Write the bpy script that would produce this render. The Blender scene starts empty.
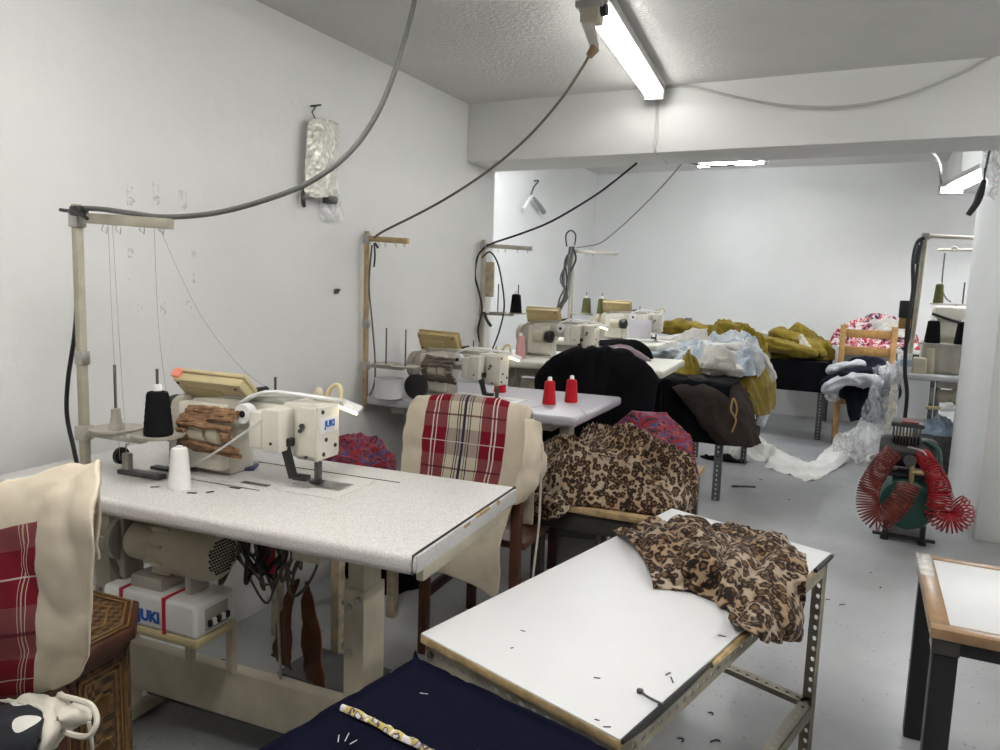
import bpy, bmesh, math, random
from mathutils import Vector, Matrix, Euler, noise
random.seed(7)
S = bpy.context.scene
COL = S.collection
PI = math.pi
V = Vector
rad = math.radians

EXPO = 1.68
# ------------------------------------------------------------------ camera model (measured from the room's vanishing points)
FPX = 735.0
CH = 1.30
_d1 = V((367, -76, FPX)).normalized()
_d2 = V((1457, 137, -FPX)); _d2 = (_d2 - _d1 * _d1.dot(_d2)).normalized()
_up = _d1.cross(_d2)
if _up.y > 0: _up = -_up
def ray(u, v):
    c = V((u - 500, v - 375, FPX))
    return V((_d2.dot(c), _d1.dot(c), _up.dot(c)))
def Pz(u, v, z):
    r = ray(u, v); t = (z - CH) / r.z; return V((0, 0, CH)) + r * t
def Py(u, v, y):
    r = ray(u, v); t = y / r.y; return V((0, 0, CH)) + r * t
def Px(u, v, x):
    r = ray(u, v); t = x / r.x; return V((0, 0, CH)) + r * t

cam = bpy.data.cameras.new('camera'); co = bpy.data.objects.new('camera', cam); COL.objects.link(co)
m = Matrix(((_d2.x, -_d2.y, -_d2.z, 0), (_d1.x, -_d1.y, -_d1.z, 0), (_up.x, -_up.y, -_up.z, CH), (0, 0, 0, 1)))
co.matrix_world = m
cam.sensor_width = 36; cam.lens = FPX / 1000 * 36; cam.clip_start = 0.05
S.camera = co

# ------------------------------------------------------------------ materials
def newmat(name):
    mt = bpy.data.materials.new(name); mt.use_nodes = True
    nt = mt.node_tree; b = nt.nodes['Principled BSDF']
    return mt, nt, b
def nd(nt, typ, ins=None, **props):
    n = nt.nodes.new(typ)
    for k, v in props.items(): setattr(n, k, v)
    for k, v in (ins or {}).items():
        s = n.inputs[k]
        if hasattr(v, 'is_output') and v.is_output: nt.links.new(v, s)
        else: s.default_value = v
    return n
def ramp(nt, fac, stops, interp='LINEAR'):
    n = nd(nt, 'ShaderNodeValToRGB', {0: fac}); r = n.color_ramp; r.interpolation = interp
    while len(r.elements) < len(stops): r.elements.new(0.5)
    for e, (p, c) in zip(r.elements, sorted(stops, key=lambda s: s[0])):
        e.position = p; e.color = (*c, 1) if len(c) == 3 else c
    return n.outputs[0]
def mth(nt, op, a, b=None, c=None):
    ins = {0: a}
    if b is not None: ins[1] = b
    if c is not None: ins[2] = c
    return nd(nt, 'ShaderNodeMath', ins, operation=op).outputs[0]
def mixc(nt, fac, a, b):
    n = nt.nodes.new('ShaderNodeMix'); n.data_type = 'RGBA'
    for i, v in ((0, fac), (6, a), (7, b)):
        if hasattr(v, 'is_output') and v.is_output: nt.links.new(v, n.inputs[i])
        else: n.inputs[i].default_value = v if i == 0 else ((*v, 1) if len(v) == 3 else v)
    return n.outputs[2]
def objco(nt, uv=False):
    return nd(nt, 'ShaderNodeTexCoord').outputs['UV' if uv else 'Object']
def nz(nt, vec, scale, detail=4, rough=.55, dist=0):
    return nd(nt, 'ShaderNodeTexNoise', {'Vector': vec, 'Scale': scale, 'Detail': detail, 'Roughness': rough, 'Distortion': dist}).outputs['Fac']
def bump(nt, b, h, strength=.3, dist=.01):
    n = nd(nt, 'ShaderNodeBump', {'Height': h, 'Strength': strength, 'Distance': dist}); nt.links.new(n.outputs[0], b.inputs['Normal'])
MATS = {}
def M(name, col, rough=.5, metal=0., var=.12, vs=8., bmp=0., bs=60., spec=.5, col2=None, coat=0.):
    if name in MATS: return MATS[name]
    mt, nt, b = newmat(name)
    o = objco(nt)
    f = nz(nt, o, vs)
    c2 = col2 or tuple(c * (1 - var) for c in col)
    c1 = tuple(min(1, c * (1 + var * .5)) for c in col)
    nt.links.new(ramp(nt, f, [(.3, c2), (.7, c1)]), b.inputs['Base Color'])
    b.inputs['Roughness'].default_value = rough; b.inputs['Metallic'].default_value = metal
    b.inputs['Specular IOR Level'].default_value = spec
    b.inputs['Coat Weight'].default_value = coat
    if bmp: bump(nt, b, nz(nt, o, bs, 3), bmp, .004)
    MATS[name] = mt; return mt
def cloth(name, col, var=.2, vs=14, weave=700, rough=.9, col2=None):
    if name in MATS: return MATS[name]
    mt, nt, b = newmat(name); o = objco(nt)
    c2 = col2 or tuple(c * (1 - var) for c in col)
    nt.links.new(ramp(nt, nz(nt, o, vs, 5), [(.32, c2), (.68, col)]), b.inputs['Base Color'])
    b.inputs['Roughness'].default_value = rough; b.inputs['Sheen Weight'].default_value = .0 if max(col) < .1 else .12
    b.inputs['Specular IOR Level'].default_value = .06 if max(col) < .1 else .2
    bump(nt, b, nz(nt, o, weave, 2), .15, .001)
    MATS[name] = mt; return mt

wallm, nt, b = newmat('white_plaster')
o = objco(nt)
c = ramp(nt, nz(nt, o, 1.6, 6), [(.3, (.655, .66, .65)), (.7, (.71, .712, .70))])
sp = ramp(nt, nz(nt, o, 9, 6, .7), [(.70, (0, 0, 0)), (.76, (1, 1, 1))])
nt.links.new(mixc(nt, mth(nt, 'MULTIPLY', sp, .22), c, (.50, .49, .47)), b.inputs['Base Color'])
b.inputs['Roughness'].default_value = .7; b.inputs['Specular IOR Level'].default_value = .25
bump(nt, b, mth(nt, 'ADD', nz(nt, o, 26, 6, .65), mth(nt, 'MULTIPLY', nz(nt, o, 5, 3), 1.2)), .22, .012)
ceilm, nt, b = newmat('stucco_ceiling')
o = objco(nt)
nt.links.new(ramp(nt, nz(nt, o, 2, 5), [(.3, (.60, .60, .58)), (.7, (.68, .68, .66))]), b.inputs['Base Color'])
b.inputs['Roughness'].default_value = .9
bump(nt, b, nz(nt, o, 55, 5, .7), .6, .012)
floorm, nt, b = newmat('grey_painted_floor')
o = objco(nt)
c = ramp(nt, nz(nt, o, 2.2, 7, .6), [(.28, (.33, .337, .35)), (.72, (.425, .432, .44))])
vd = nd(nt, 'ShaderNodeTexVoronoi', {'Vector': o, 'Scale': 34.}).outputs['Distance']
dn = nz(nt, o, 5, 4)
dots = mth(nt, 'MULTIPLY', mth(nt, 'LESS_THAN', vd, .13), mth(nt, 'GREATER_THAN', dn, .52))
stain = ramp(nt, nz(nt, o, 11, 8, .75, .4), [(.60, (0, 0, 0)), (.72, (1, 1, 1))])
c = mixc(nt, mth(nt, 'MULTIPLY', stain, .35), c, (.16, .16, .155))
c = mixc(nt, mth(nt, 'MULTIPLY', dots, .7), c, (.10, .10, .10))
nt.links.new(c, b.inputs['Base Color'])
nt.links.new(mth(nt, 'MULTIPLY_ADD', nz(nt, o, 6, 5), .3, .2), b.inputs['Roughness'])
bump(nt, b, nz(nt, o, 40, 4), .12, .004)

# speckled laminate
def laminate(name, a, bcol, sc=260):
    mt, nt, b = newmat(name); o = objco(nt)
    f = nz(nt, o, sc, 3, .7)
    f2 = nz(nt, o, 5, 4)
    c = ramp(nt, f, [(.40, a), (.60, bcol)])
    c = mixc(nt, mth(nt, 'MULTIPLY', ramp(nt, f2, [(.45, (0, 0, 0)), (.8, (1, 1, 1))]), .12), c, tuple(x * .6 for x in a))
    nt.links.new(c, b.inputs['Base Color'])
    b.inputs['Roughness'].default_value = .38
    MATS[name] = mt; return mt
LAM1 = laminate('speckled_laminate', (.52, .495, .48), (.72, .70, .68))
LAM2 = laminate('lilac_laminate', (.38, .37, .41), (.50, .49, .53))
LAM3 = laminate('cream_laminate', (.62, .60, .52), (.72, .70, .62))
LAM5 = laminate('grey_laminate', (.42, .42, .43), (.54, .54, .55))
CREAM = M('cream_enamel', (.52, .47, .36), .42, var=.18, vs=10, bmp=.05)
CREAM2 = M('pale_enamel', (.66, .63, .55), .38, var=.12, vs=9)
CREAMD = M('yellowed_plastic', (.55, .46, .26), .42, var=.16, vs=12)
BEIGE = M('beige_painted_steel', (.40, .37, .29), .5, var=.25, vs=14, bmp=.05)
GREYBEIGE = M('grey_beige_enamel', (.42, .39, .33), .45, var=.22)
STEEL = M('steel', (.45, .44, .42), .3, 1., var=.2, vs=30)
DSTEEL = M('dark_steel', (.12, .12, .12), .4, .8, var=.3, vs=30)
BLACK = M('black_plastic', (.012, .012, .013), .45, var=.3)
RUBBER = M('grey_cable_sheath', (.11, .11, .105), .5, var=.2)
BRUB = M('black_cable_sheath', (.010, .010, .011), .45)
WOODY = M('yellow_wood', (.42, .31, .16), .6, var=.3, vs=20)
PINE = M('pine_wood', (.43, .24, .08), .5, var=.35, vs=16)
DWOOD = M('dark_stained_wood', (.085, .030, .016), .45, var=.4, vs=18)
PALEWOOD = M('pale_chipped_wood', (.50, .42, .29), .6, var=.4, vs=25)
PLY = M('raw_plywood_edge', (.45, .32, .16), .65, var=.45, vs=40)
WHITE = M('white_board', (.75, .755, .765), .36, var=.02, vs=3, spec=.35)
WPL = M('white_plastic', (.75, .75, .74), .4, var=.06)
TAPE = M('brown_parcel_tape', (.34, .21, .11), .28, var=.3, vs=18, bmp=.2, bs=40)
CLTAPE = M('crinkled_clear_tape', (.55, .52, .48), .2, var=.3, vs=50, bmp=.5, bs=90)
PINKT = M('pink_button', (.85, .28, .2), .4)
RED = M('red_tape', (.50, .01, .03), .5)
REDTH = cloth('red_thread', (.55, .012, .025), .15, 60, 900)
BLKTH = cloth('black_thread', (.012, .012, .013), .3, 60, 900)
WHTH = cloth('white_thread', (.80, .79, .77), .08, 60, 900)
OLTH = cloth('olive_thread', (.10, .10, .035), .2, 60, 900)
PINKTH = cloth('pink_thread', (.66, .36, .36), .1, 60, 900)
BRTAPE = M('brown_mesh_wrap', (.26, .14, .07), .6, var=.5, vs=60, bmp=.8, bs=90)
GREENP = M('green_enamel', (.018, .085, .062), .3, var=.25, vs=8)
REDHOSE = M('red_hose', (.33, .008, .015), .28, var=.2)
RUSTHOSE = M('rust_red_hose', (.19, .032, .024), .32, var=.3, vs=20)
BRASS = M('brass', (.55, .45, .25), .3, .9)
BLUEL = M('blue_lettering', (.01, .09, .42), .5)
PAPER = M('white_paper_waste', (.80, .79, .76), .7, var=.12, vs=9)
GREYCARD = M('grey_card', (.12, .12, .12), .8)
CANVAS = cloth('cream_canvas', (.64, .56, .44), .14, 7, 500)
CANVASW = cloth('white_canvas', (.62, .58, .50), .14, 7, 500)
NAVY = cloth('navy_cloth', (.0045, .005, .015), .25, 30)
NAVYG = cloth('dark_navy_knit', (.016, .018, .03), .4, 10)
BLKC = cloth('black_cloth', (.008, .008, .010), .4, 6)
BROWNC = cloth('brown_grey_twill', (.050, .038, .034), .3, 8)
MUST = cloth('mustard_cloth', (.24, .17, .016), .45, 12)
MAUVE = cloth('mauve_cloth', (.27, .20, .22), .2, 12)
PALEB = cloth('white_and_pale_blue_cloth', (.58, .575, .55), .5, 9, col2=(.26, .33, .42))
OFFW = cloth('offwhite_cloth', (.56, .54, .49), .2, 12)
GREYW = cloth('grey_white_cloth', (.50, .51, .54), .3, 10)
RUSTC = cloth('rust_brown_cloth', (.16, .065, .035), .4, 12)
LILACW = cloth('pale_lilac_cloth', (.62, .60, .66), .12, 10)

def leopard(name, scale=54, uv=False):
    mt, nt, b = newmat(name); o = objco(nt, uv)
    w = nd(nt, 'ShaderNodeTexNoise', {'Vector': o, 'Scale': scale * .8, 'Detail': 2.})
    vv = nd(nt, 'ShaderNodeVectorMath', {0: w.outputs['Color'], 1: (.5, .5, .5)}, operation='SUBTRACT').outputs[0]
    vs = nd(nt, 'ShaderNodeVectorMath', {0: vv, 'Scale': .022}, operation='SCALE').outputs[0]
    p = nd(nt, 'ShaderNodeVectorMath', {0: o, 1: vs}, operation='ADD').outputs[0]
    e = nd(nt, 'ShaderNodeTexVoronoi', {'Vector': p, 'Scale': scale, 'Randomness': .85}).outputs['Distance']
    e = mth(nt, 'ADD', e, mth(nt, 'MULTIPLY', mth(nt, 'SUBTRACT', nz(nt, o, scale * 1.6, 2), .5), .28))
    ring = ramp(nt, e, [(.0, (.15, .075, .03)), (.28, (.11, .052, .02)), (.34, (.014, .007, .005)), (.56, (.016, .008, .005)), (.62, (.24, .15, .08)), (.76, (.34, .24, .15))])
    pale = ramp(nt, e, [(.0, (.19, .11, .055)), (.28, (.14, .078, .038)), (.34, (.022, .011, .008)), (.51, (.026, .013, .009)), (.57, (.33, .25, .18)), (.72, (.45, .37, .29))])
    big = nz(nt, o, 6, 3)
    c = mixc(nt, ramp(nt, big, [(.45, (0, 0, 0)), (.62, (1, 1, 1))]), ring, pale)
    nt.links.new(c, b.inputs['Base Color']); b.inputs['Roughness'].default_value = .75; b.inputs['Specular IOR Level'].default_value = .25
    bump(nt, b, nz(nt, o, 500, 2), .1, .001)
    return mt
LEO = leopard('leopard_print'); LEO2 = leopard('leopard_print_large', 48)
def floral(name, cols, scale=26):
    mt, nt, b = newmat(name); o = objco(nt)
    a = nz(nt, o, scale * .45, 3, .55, 1.6); c2 = nz(nt, nd(nt, 'ShaderNodeVectorMath', {0: o, 1: (3.1, 1.7, 5.3)}, operation='ADD').outputs[0], scale * .8, 2, .5, .8)
    f = mth(nt, 'FRACT', mth(nt, 'ADD', mth(nt, 'MULTIPLY', a, 2.2), mth(nt, 'MULTIPLY', c2, 1.1)))
    n = len(cols)
    nt.links.new(ramp(nt, f, [(i / n, c) for i, c in enumerate(cols)], 'CONSTANT'), b.inputs['Base Color'])
    b.inputs['Roughness'].default_value = .8
    return mt
RBF = floral('red_and_blue_floral', [(.015, .015, .04), (.26, .015, .02), (.02, .03, .11), (.22, .015, .02), (.01, .012, .04), (.33, .05, .03), (.045, .06, .17), (.20, .008, .02), (.28, .012, .02), (.09, .005, .02)], 21)
RWF = floral('red_white_and_navy_floral', [(.50, .03, .05), (.62, .58, .58), (.03, .02, .06), (.55, .10, .12), (.66, .64, .64), (.40, .02, .05)], 16)

def plaid(name, u0, u1, v0, v1, edge=False, base=(.64, .56, .44)):
    mt, nt, b = newmat(name); uv = objco(nt, True)
    s = nd(nt, 'ShaderNodeSeparateXYZ', {0: uv}); U, Vv = s.outputs[0], s.outputs[1]
    f = mth(nt, 'DIVIDE', mth(nt, 'SUBTRACT', U, u0), u1 - u0)
    red, mauve, cr, ta, blk, wh = (.20, .006, .016), (.23, .055, .06), (.58, .52, .40), (.36, .28, .24), (.02, .02, .03), (.66, .60, .54)
    nav = (.025, .03, .06)
    def A(r, c):
        return [(0, r), (.105, wh), (.118, r), (.15, wh), (.163, r), (.285, c), (.30, blk), (.308, c), (.41, blk), (.42, c), (.44, blk), (.45, c),
                (.48, nav), (.515, c), (.54, blk), (.55, c), (.57, blk), (.58, c), (.685, blk), (.693, c), (.71, r), (.83, wh), (.845, r), (.875, wh), (.89, r)]
    if edge:
        def A(r, c): return [(0, r), (.28, wh), (.30, r), (.40, (.50, .42, .28)), (.455, r), (.57, wh), (.595, r)]
    ra = ramp(nt, f, A(red, ta), 'CONSTANT'); rb = ramp(nt, f, A(mauve, cr), 'CONSTANT')
    fv = mth(nt, 'FRACT', mth(nt, 'DIVIDE', Vv, .18))
    sel = ramp(nt, fv, [(0, (0, 0, 0)), (.5, (1, 1, 1))], 'CONSTANT')
    c = mixc(nt, sel, ra, rb)
    ln = ramp(nt, fv, [(0, (0, 0, 0)), (.24, (1, 1, 1)), (.255, (0, 0, 0))], 'CONSTANT')
    c = mixc(nt, mth(nt, 'MULTIPLY', ln, .8), c, wh)
    l2 = ramp(nt, fv, [(0, (0, 0, 0)), (.73, (1, 1, 1)), (.765, (0, 0, 0))], 'CONSTANT')
    c = mixc(nt, mth(nt, 'MULTIPLY', l2, .8), c, (.10, .01, .02))
    inside = mth(nt, 'MULTIPLY', mth(nt, 'MULTIPLY', mth(nt, 'GREATER_THAN', U, u0 - (.25 if edge else 0)), mth(nt, 'LESS_THAN', U, u1)),
                 mth(nt, 'MULTIPLY', mth(nt, 'GREATER_THAN', Vv, v0), mth(nt, 'LESS_THAN', Vv, v1)))
    cb = ramp(nt, nz(nt, uv, 9, 5), [(.3, tuple(x * .86 for x in base)), (.7, base)])
    nt.links.new(mixc(nt, inside, cb, c), b.inputs['Base Color'])
    b.inputs['Roughness'].default_value = .9; b.inputs['Specular IOR Level'].default_value = .2
    bump(nt, b, nz(nt, uv, 600, 2), .15, .001)
    return mt

def polka(name):
    mt, nt, b = newmat(name); uv = objco(nt, True)
    uv = nd(nt, 'ShaderNodeMapping', {'Vector': uv, 'Scale': (1, .55, 1)}).outputs[0]
    v = nd(nt, 'ShaderNodeTexVoronoi', {'Vector': uv, 'Scale': 12., 'Randomness': .25}).outputs['Distance']
    nt.links.new(ramp(nt, v, [(0, (.62, .60, .55)), (.30, (.62, .60, .55)), (.31, (.005, .006, .012))], 'CONSTANT'), b.inputs['Base Color'])
    b.inputs['Roughness'].default_value = .9
    return mt
POLKA = polka('navy_polka_dot')

def angle_iron(name, col):
    mt, nt, b = newmat(name); uv = objco(nt, True)
    s = nd(nt, 'ShaderNodeSeparateXYZ', {0: uv})
    fu = mth(nt, 'SUBTRACT', mth(nt, 'FRACT', mth(nt, 'DIVIDE', s.outputs[0], .030)), .5)
    du = mth(nt, 'MULTIPLY', fu, .030)
    d = mth(nt, 'SQRT', mth(nt, 'ADD', mth(nt, 'POWER', mth(nt, 'MULTIPLY', du, .75), 2.), mth(nt, 'POWER', s.outputs[1], 2.)))
    hole = mth(nt, 'LESS_THAN', d, .0052)
    nt.links.new(ramp(nt, nz(nt, objco(nt), 14), [(.3, tuple(x * .75 for x in col)), (.7, col)]), b.inputs['Base Color'])
    b.inputs['Roughness'].default_value = .5
    tr = nd(nt, 'ShaderNodeBsdfTransparent')
    mx = nd(nt, 'ShaderNodeMixShader', {0: hole, 1: b.outputs[0], 2: tr.outputs[0]})
    nt.links.new(mx.outputs[0], nt.nodes['Material Output'].inputs[0])
    return mt
AIRON = angle_iron('perforated_beige_steel', (.37, .34, .26))
AIROND = angle_iron('perforated_dark_steel', (.14, .14, .145))

def film(name, tint, alpha, scale):
    mt, nt, b = newmat(name); o = objco(nt)
    b.inputs['Base Color'].default_value = (*tint, 1); b.inputs['Roughness'].default_value = .18
    tr = nd(nt, 'ShaderNodeBsdfTransparent')
    f = ramp(nt, nz(nt, o, scale, 5, .6, .8), [(.35, (alpha * .45,) * 3), (.68, (min(1, alpha * 1.6),) * 3)])
    mx = nd(nt, 'ShaderNodeMixShader', {0: f, 1: tr.outputs[0], 2: b.outputs[0]})
    nt.links.new(mx.outputs[0], nt.nodes['Material Output'].inputs[0])
    bump(nt, b, nz(nt, o, 30, 4), .5, .01)
    return mt
FILM = film('clear_plastic_film', (.80, .82, .86), .42, 9)
BAGF = film('milky_plastic_bag', (.85, .85, .86), .55, 14)

foil, nt, b = newmat('crinkled_foil')
o = objco(nt)
nt.links.new(ramp(nt, nz(nt, o, 14, 4), [(.3, (.66, .65, .58)), (.7, (.84, .83, .76))]), b.inputs['Base Color'])
b.inputs['Metallic'].default_value = .35; b.inputs['Roughness'].default_value = .32
bump(nt, b, nd(nt, 'ShaderNodeTexVoronoi', {'Vector': o, 'Scale': 45.}).outputs['Distance'], .7, .012)

def emis(name, col, s):
    mt, nt, b = newmat(name)
    b.inputs['Base Color'].default_value = (.9, .9, .9, 1)
    b.inputs['Emission Color'].default_value = (*col, 1); b.inputs['Emission Strength'].default_value = s
    return mt
TUBE = emis('lit_fluorescent_tube', (1., .985, .95), 7.2)
TUBEO = M('unlit_tube', (.62, .62, .60), .3)
LAMPH = M('lamp_body', (.42, .415, .40), .45)
TUBEF = emis('added_front_lamp_tube', (1., .985, .95), 35)  # only for the added front lamps that stay out of view
TUBEB = emis('lit_cool_fluorescent_tube', (.95, .975, 1.), 45)
LED = emis('lit_led_strip', (1., .86, .50), 2.2)

inl, nt, b = newmat('inlaid_marquetry')
o = objco(nt)
mp = nd(nt, 'ShaderNodeMapping', {'Vector': o, 'Rotation': (0, 0, rad(45)), 'Scale': (1, 1, 1)}).outputs[0]
ck = nd(nt, 'ShaderNodeTexChecker', {'Vector': mp, 'Scale': 70., 'Color1': (.17, .09, .035, 1), 'Color2': (.022, .011, .007, 1)}).outputs[0]
vr = nd(nt, 'ShaderNodeTexVoronoi', {'Vector': mp, 'Scale': 26., 'Randomness': 0.}, distance='CHEBYCHEV').outputs['Distance']
c = mixc(nt, ramp(nt, vr, [(0, (1, 1, 1)), (.26, (0, 0, 0)), (.44, (.6, .6, .6))], 'CONSTANT'), ck, (.10, .05, .025))
nt.links.new(c, b.inputs['Base Color']); b.inputs['Roughness'].default_value = .45
INLAY = inl
GOLDW = M('golden_wood', (.22, .12, .04), .45, var=.4, vs=20)

# ------------------------------------------------------------------ mesh helpers
class MB:
    def __init__(s): s.bm = bmesh.new(); s.uv = s.bm.loops.layers.uv.new('UVMap')
    def _new(s, fn):
        n0 = set(s.bm.verts); fn(); return [v for v in s.bm.verts if v not in n0]
    def box(s, x0, x1, y0, y1, z0, z1, bev=0., mat=None, seg=2, taper=None):
        bm = bmesh.new()
        bmesh.ops.create_cube(bm, size=1)
        for v in bm.verts:
            t = v.co.z + .5
            k = 1 + (taper - 1) * t if taper else 1
            v.co = V(((x0 + x1) / 2 + v.co.x * (x1 - x0) * k, (y0 + y1) / 2 + v.co.y * (y1 - y0) * k, z0 + (z1 - z0) * t))
        if bev: bmesh.ops.bevel(bm, geom=bm.edges[:], offset=bev, segments=seg, affect='EDGES', profile=.5)
        if mat is not None: bmesh.ops.transform(bm, matrix=mat, verts=bm.verts)
        s._merge(bm); return s
    def _merge(s, bm):
        me = bpy.data.meshes.new('tmp'); bm.to_mesh(me); bm.free(); s.bm.from_mesh(me); bpy.data.meshes.remove(me)
    def cyl(s, p0, p1, r0, r1=None, n=20, cap=True):
        p0, p1 = V(p0), V(p1); r1 = r0 if r1 is None else r1
        d = p1 - p0; L = d.length
        q = d.to_track_quat('Z', 'Y').to_matrix().to_4x4()
        bmesh.ops.create_cone(s.bm, cap_ends=cap, segments=n, radius1=r0, radius2=r1, depth=L, matrix=Matrix.Translation((p0 + p1) / 2) @ q)
        return s
    def tube(s, pts, r, n=8, closed=False, res=0):
        pts = [V(p) for p in pts]
        if res: pts = crom(pts, res)
        rings = []; prev = None
        for i, p in enumerate(pts):
            t = (pts[min(i + 1, len(pts) - 1)] - pts[max(i - 1, 0)])
            if t.length < 1e-9: t = V((0, 0, 1))
            t.normalize()
            if prev is None:
                a = V((0, 0, 1)) if abs(t.z) < .9 else V((1, 0, 0))
                e1 = t.cross(a).normalized()
            else:
                e1 = prev - t * prev.dot(t)
                if e1.length < 1e-6: e1 = t.cross(V((0, 0, 1)))
                e1.normalize()
            prev = e1; e2 = t.cross(e1)
            rr = r
            if isinstance(r, (list, tuple)):
                kf = i / max(1, len(pts) - 1) * (len(r) - 1); j = min(int(kf), len(r) - 2); rr = r[j] + (r[j + 1] - r[j]) * (kf - j)
            rings.append([s.bm.verts.new(p + (e1 * math.cos(2 * PI * k / n) + e2 * math.sin(2 * PI * k / n)) * rr) for k in range(n)])
        for a, b in zip(rings, rings[1:]):
            for k in range(n): s.bm.faces.new((a[k], a[(k + 1) % n], b[(k + 1) % n], b[k]))
        s.bm.faces.new(rings[0][::-1]); s.bm.faces.new(rings[-1]); return s
    def lathe(s, prof, loc=(0, 0, 0), n=28, mat=None):
        loc = V(loc); rings = []
        for r, z in prof:
            rings.append([s.bm.verts.new((mat @ V((r * math.cos(2 * PI * k / n), r * math.sin(2 * PI * k / n), z)) if mat else V((r * math.cos(2 * PI * k / n), r * math.sin(2 * PI * k / n), z))) + loc) for k in range(n)])
        for a, b in zip(rings, rings[1:]):
            for k in range(n): s.bm.faces.new((a[k], a[(k + 1) % n], b[(k + 1) % n], b[k]))
        s.bm.faces.new(rings[0][::-1]); s.bm.faces.new(rings[-1]); return s
    def prism(s, poly, z0, z1, mat=None, bev=0.):
        bm = bmesh.new()
        lo = [bm.verts.new((x, y, z0)) for x, y in poly]; hi = [bm.verts.new((x, y, z1)) for x, y in poly]
        n = len(poly)
        bm.faces.new(lo[::-1]); bm.faces.new(hi)
        for k in range(n): bm.faces.new((lo[k], lo[(k + 1) % n], hi[(k + 1) % n], hi[k]))
        bmesh.ops.recalc_face_normals(bm, faces=bm.faces)
        if bev: bmesh.ops.bevel(bm, geom=bm.edges[:], offset=bev, segments=2, affect='EDGES', profile=.5)
        if mat is not None: bmesh.ops.transform(bm, matrix=mat, verts=bm.verts)
        s._merge(bm); return s
    def angle(s, p0, p1, da, db, w=.035, t=.0025):
        """L-section bar from p0 to p1, flanges along da and db"""
        p0, p1, da, db = V(p0), V(p1), V(da).normalized(), V(db).normalized()
        ax = (p1 - p0); L = ax.length
        for d, nrm in ((da, db), (db, da)):
            bm = s.bm
            vs = [bm.verts.new(p) for p in (p0, p0 + d * w, p1 + d * w, p1, p0 + nrm * t, p0 + d * w + nrm * t, p1 + d * w + nrm * t, p1 + nrm * t)]
            uvs = [(0, -w / 2), (0, w / 2), (L, w / 2), (L, -w / 2)] * 2
            for idx in ((0, 1, 2, 3), (7, 6, 5, 4), (0, 4, 5, 1), (1, 5, 6, 2), (2, 6, 7, 3), (3, 7, 4, 0)):
                f = bm.faces.new([vs[i] for i in idx])
                flat = idx in ((0, 1, 2, 3), (7, 6, 5, 4))
                for lp, i in zip(f.loops, idx): lp[s.uv].uv = uvs[i] if flat else (0, .5)
        return s
    def build(s, name, mat, parent=None, smooth=True):
        bmesh.ops.recalc_face_normals(s.bm, faces=s.bm.faces)
        me = bpy.data.meshes.new(name); s.bm.to_mesh(me); s.bm.free()
        if smooth:
            me.shade_smooth()
            try: me.set_sharp_from_angle(angle=rad(38))
            except Exception: pass
        me.materials.append(mat)
        o = bpy.data.objects.new(name, me); COL.objects.link(o)
        if parent: o.parent = parent
        return o

def crom(P, res):
    out = []
    for i in range(len(P) - 1):
        a, b, c, d = P[max(i - 1, 0)], P[i], P[i + 1], P[min(i + 2, len(P) - 1)]
        for k in range(res):
            t = k / res
            out.append(.5 * ((2 * b) + (c - a) * t + (2 * a - 5 * b + 4 * c - d) * t * t + (3 * b - a - 3 * c + d) * t ** 3))
    out.append(P[-1].copy()); return out

def nvec(q):
    return V((noise.noise(q + V((9.3, 3.1, 7.7))), noise.noise(q + V((-4.2, 11.7, 2.9))), noise.noise(q + V((6.1, -8.3, 13.4)))))
def fold(p, seed):
    """ridged wrinkle noise, about 0..1"""
    q = V(p) + V((seed * 7.3, seed * 3.1, seed * 1.7))
    w = nvec(q * .6) * .7
    a = 1 - abs(noise.noise(q + w)) * 1.15
    b_ = 1 - abs(noise.noise((q + w) * 2.3 + V((5, 1, 9))))
    return a * a * a * .72 + b_ * b_ * b_ * .28

def sheet(name, mat, grid, res=(8, 8), wr=(.012, 9., 1), thick=.004, parent=None, uvo=(0, 0), post=None, stretch=(1, 1, 1)):
    rows = [crom([V(p) for p in r], res[0]) for r in grid]
    cols = [crom([rows[i][j] for i in range(len(rows))], res[1]) for j in range(len(rows[0]))]
    nu, nv = len(cols), len(cols[0])
    midr, midc = nv // 2, nu // 2
    ul = [0.]
    for j in range(1, nu): ul.append(ul[-1] + (cols[j][midr] - cols[j - 1][midr]).length)
    vl = [0.]
    for i in range(1, nv): vl.append(vl[-1] + (cols[midc][i] - cols[midc][i - 1]).length)
    bm = bmesh.new(); uvl = bm.loops.layers.uv.new('UVMap')
    vs = []
    for j in range(nu):
        c = []
        for i in range(nv):
            du = cols[min(j + 1, nu - 1)][i] - cols[max(j - 1, 0)][i]
            dv = cols[j][min(i + 1, nv - 1)] - cols[j][max(i - 1, 0)]
            n = du.cross(dv)
            n = n.normalized() if n.length > 1e-9 else V((0, 0, 1))
            p = cols[j][i]
            q = V((p.x * stretch[0], p.y * stretch[1], p.z * stretch[2])) * wr[1]
            p = p + n * wr[0] * (fold(q, wr[2]) - .45) * 2
            if post: p = post(p)
            c.append(bm.verts.new(p))
        vs.append(c)
    for j in range(nu - 1):
        for i in range(nv - 1):
            f = bm.faces.new((vs[j][i], vs[j + 1][i], vs[j + 1][i + 1], vs[j][i + 1]))
            for lp, (a, b) in zip(f.loops, ((j, i), (j + 1, i), (j + 1, i + 1), (j, i + 1))):
                lp[uvl].uv = (ul[a] + uvo[0], vl[b] + uvo[1])
    me = bpy.data.meshes.new(name); bm.to_mesh(me); bm.free(); me.shade_smooth(); me.materials.append(mat)
    o = bpy.data.objects.new(name, me); COL.objects.link(o)
    if thick:
        md = o.modifiers.new('thickness', 'SOLIDIFY'); md.thickness = thick; md.offset = 0
    if parent: o.parent = parent
    return o

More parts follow.
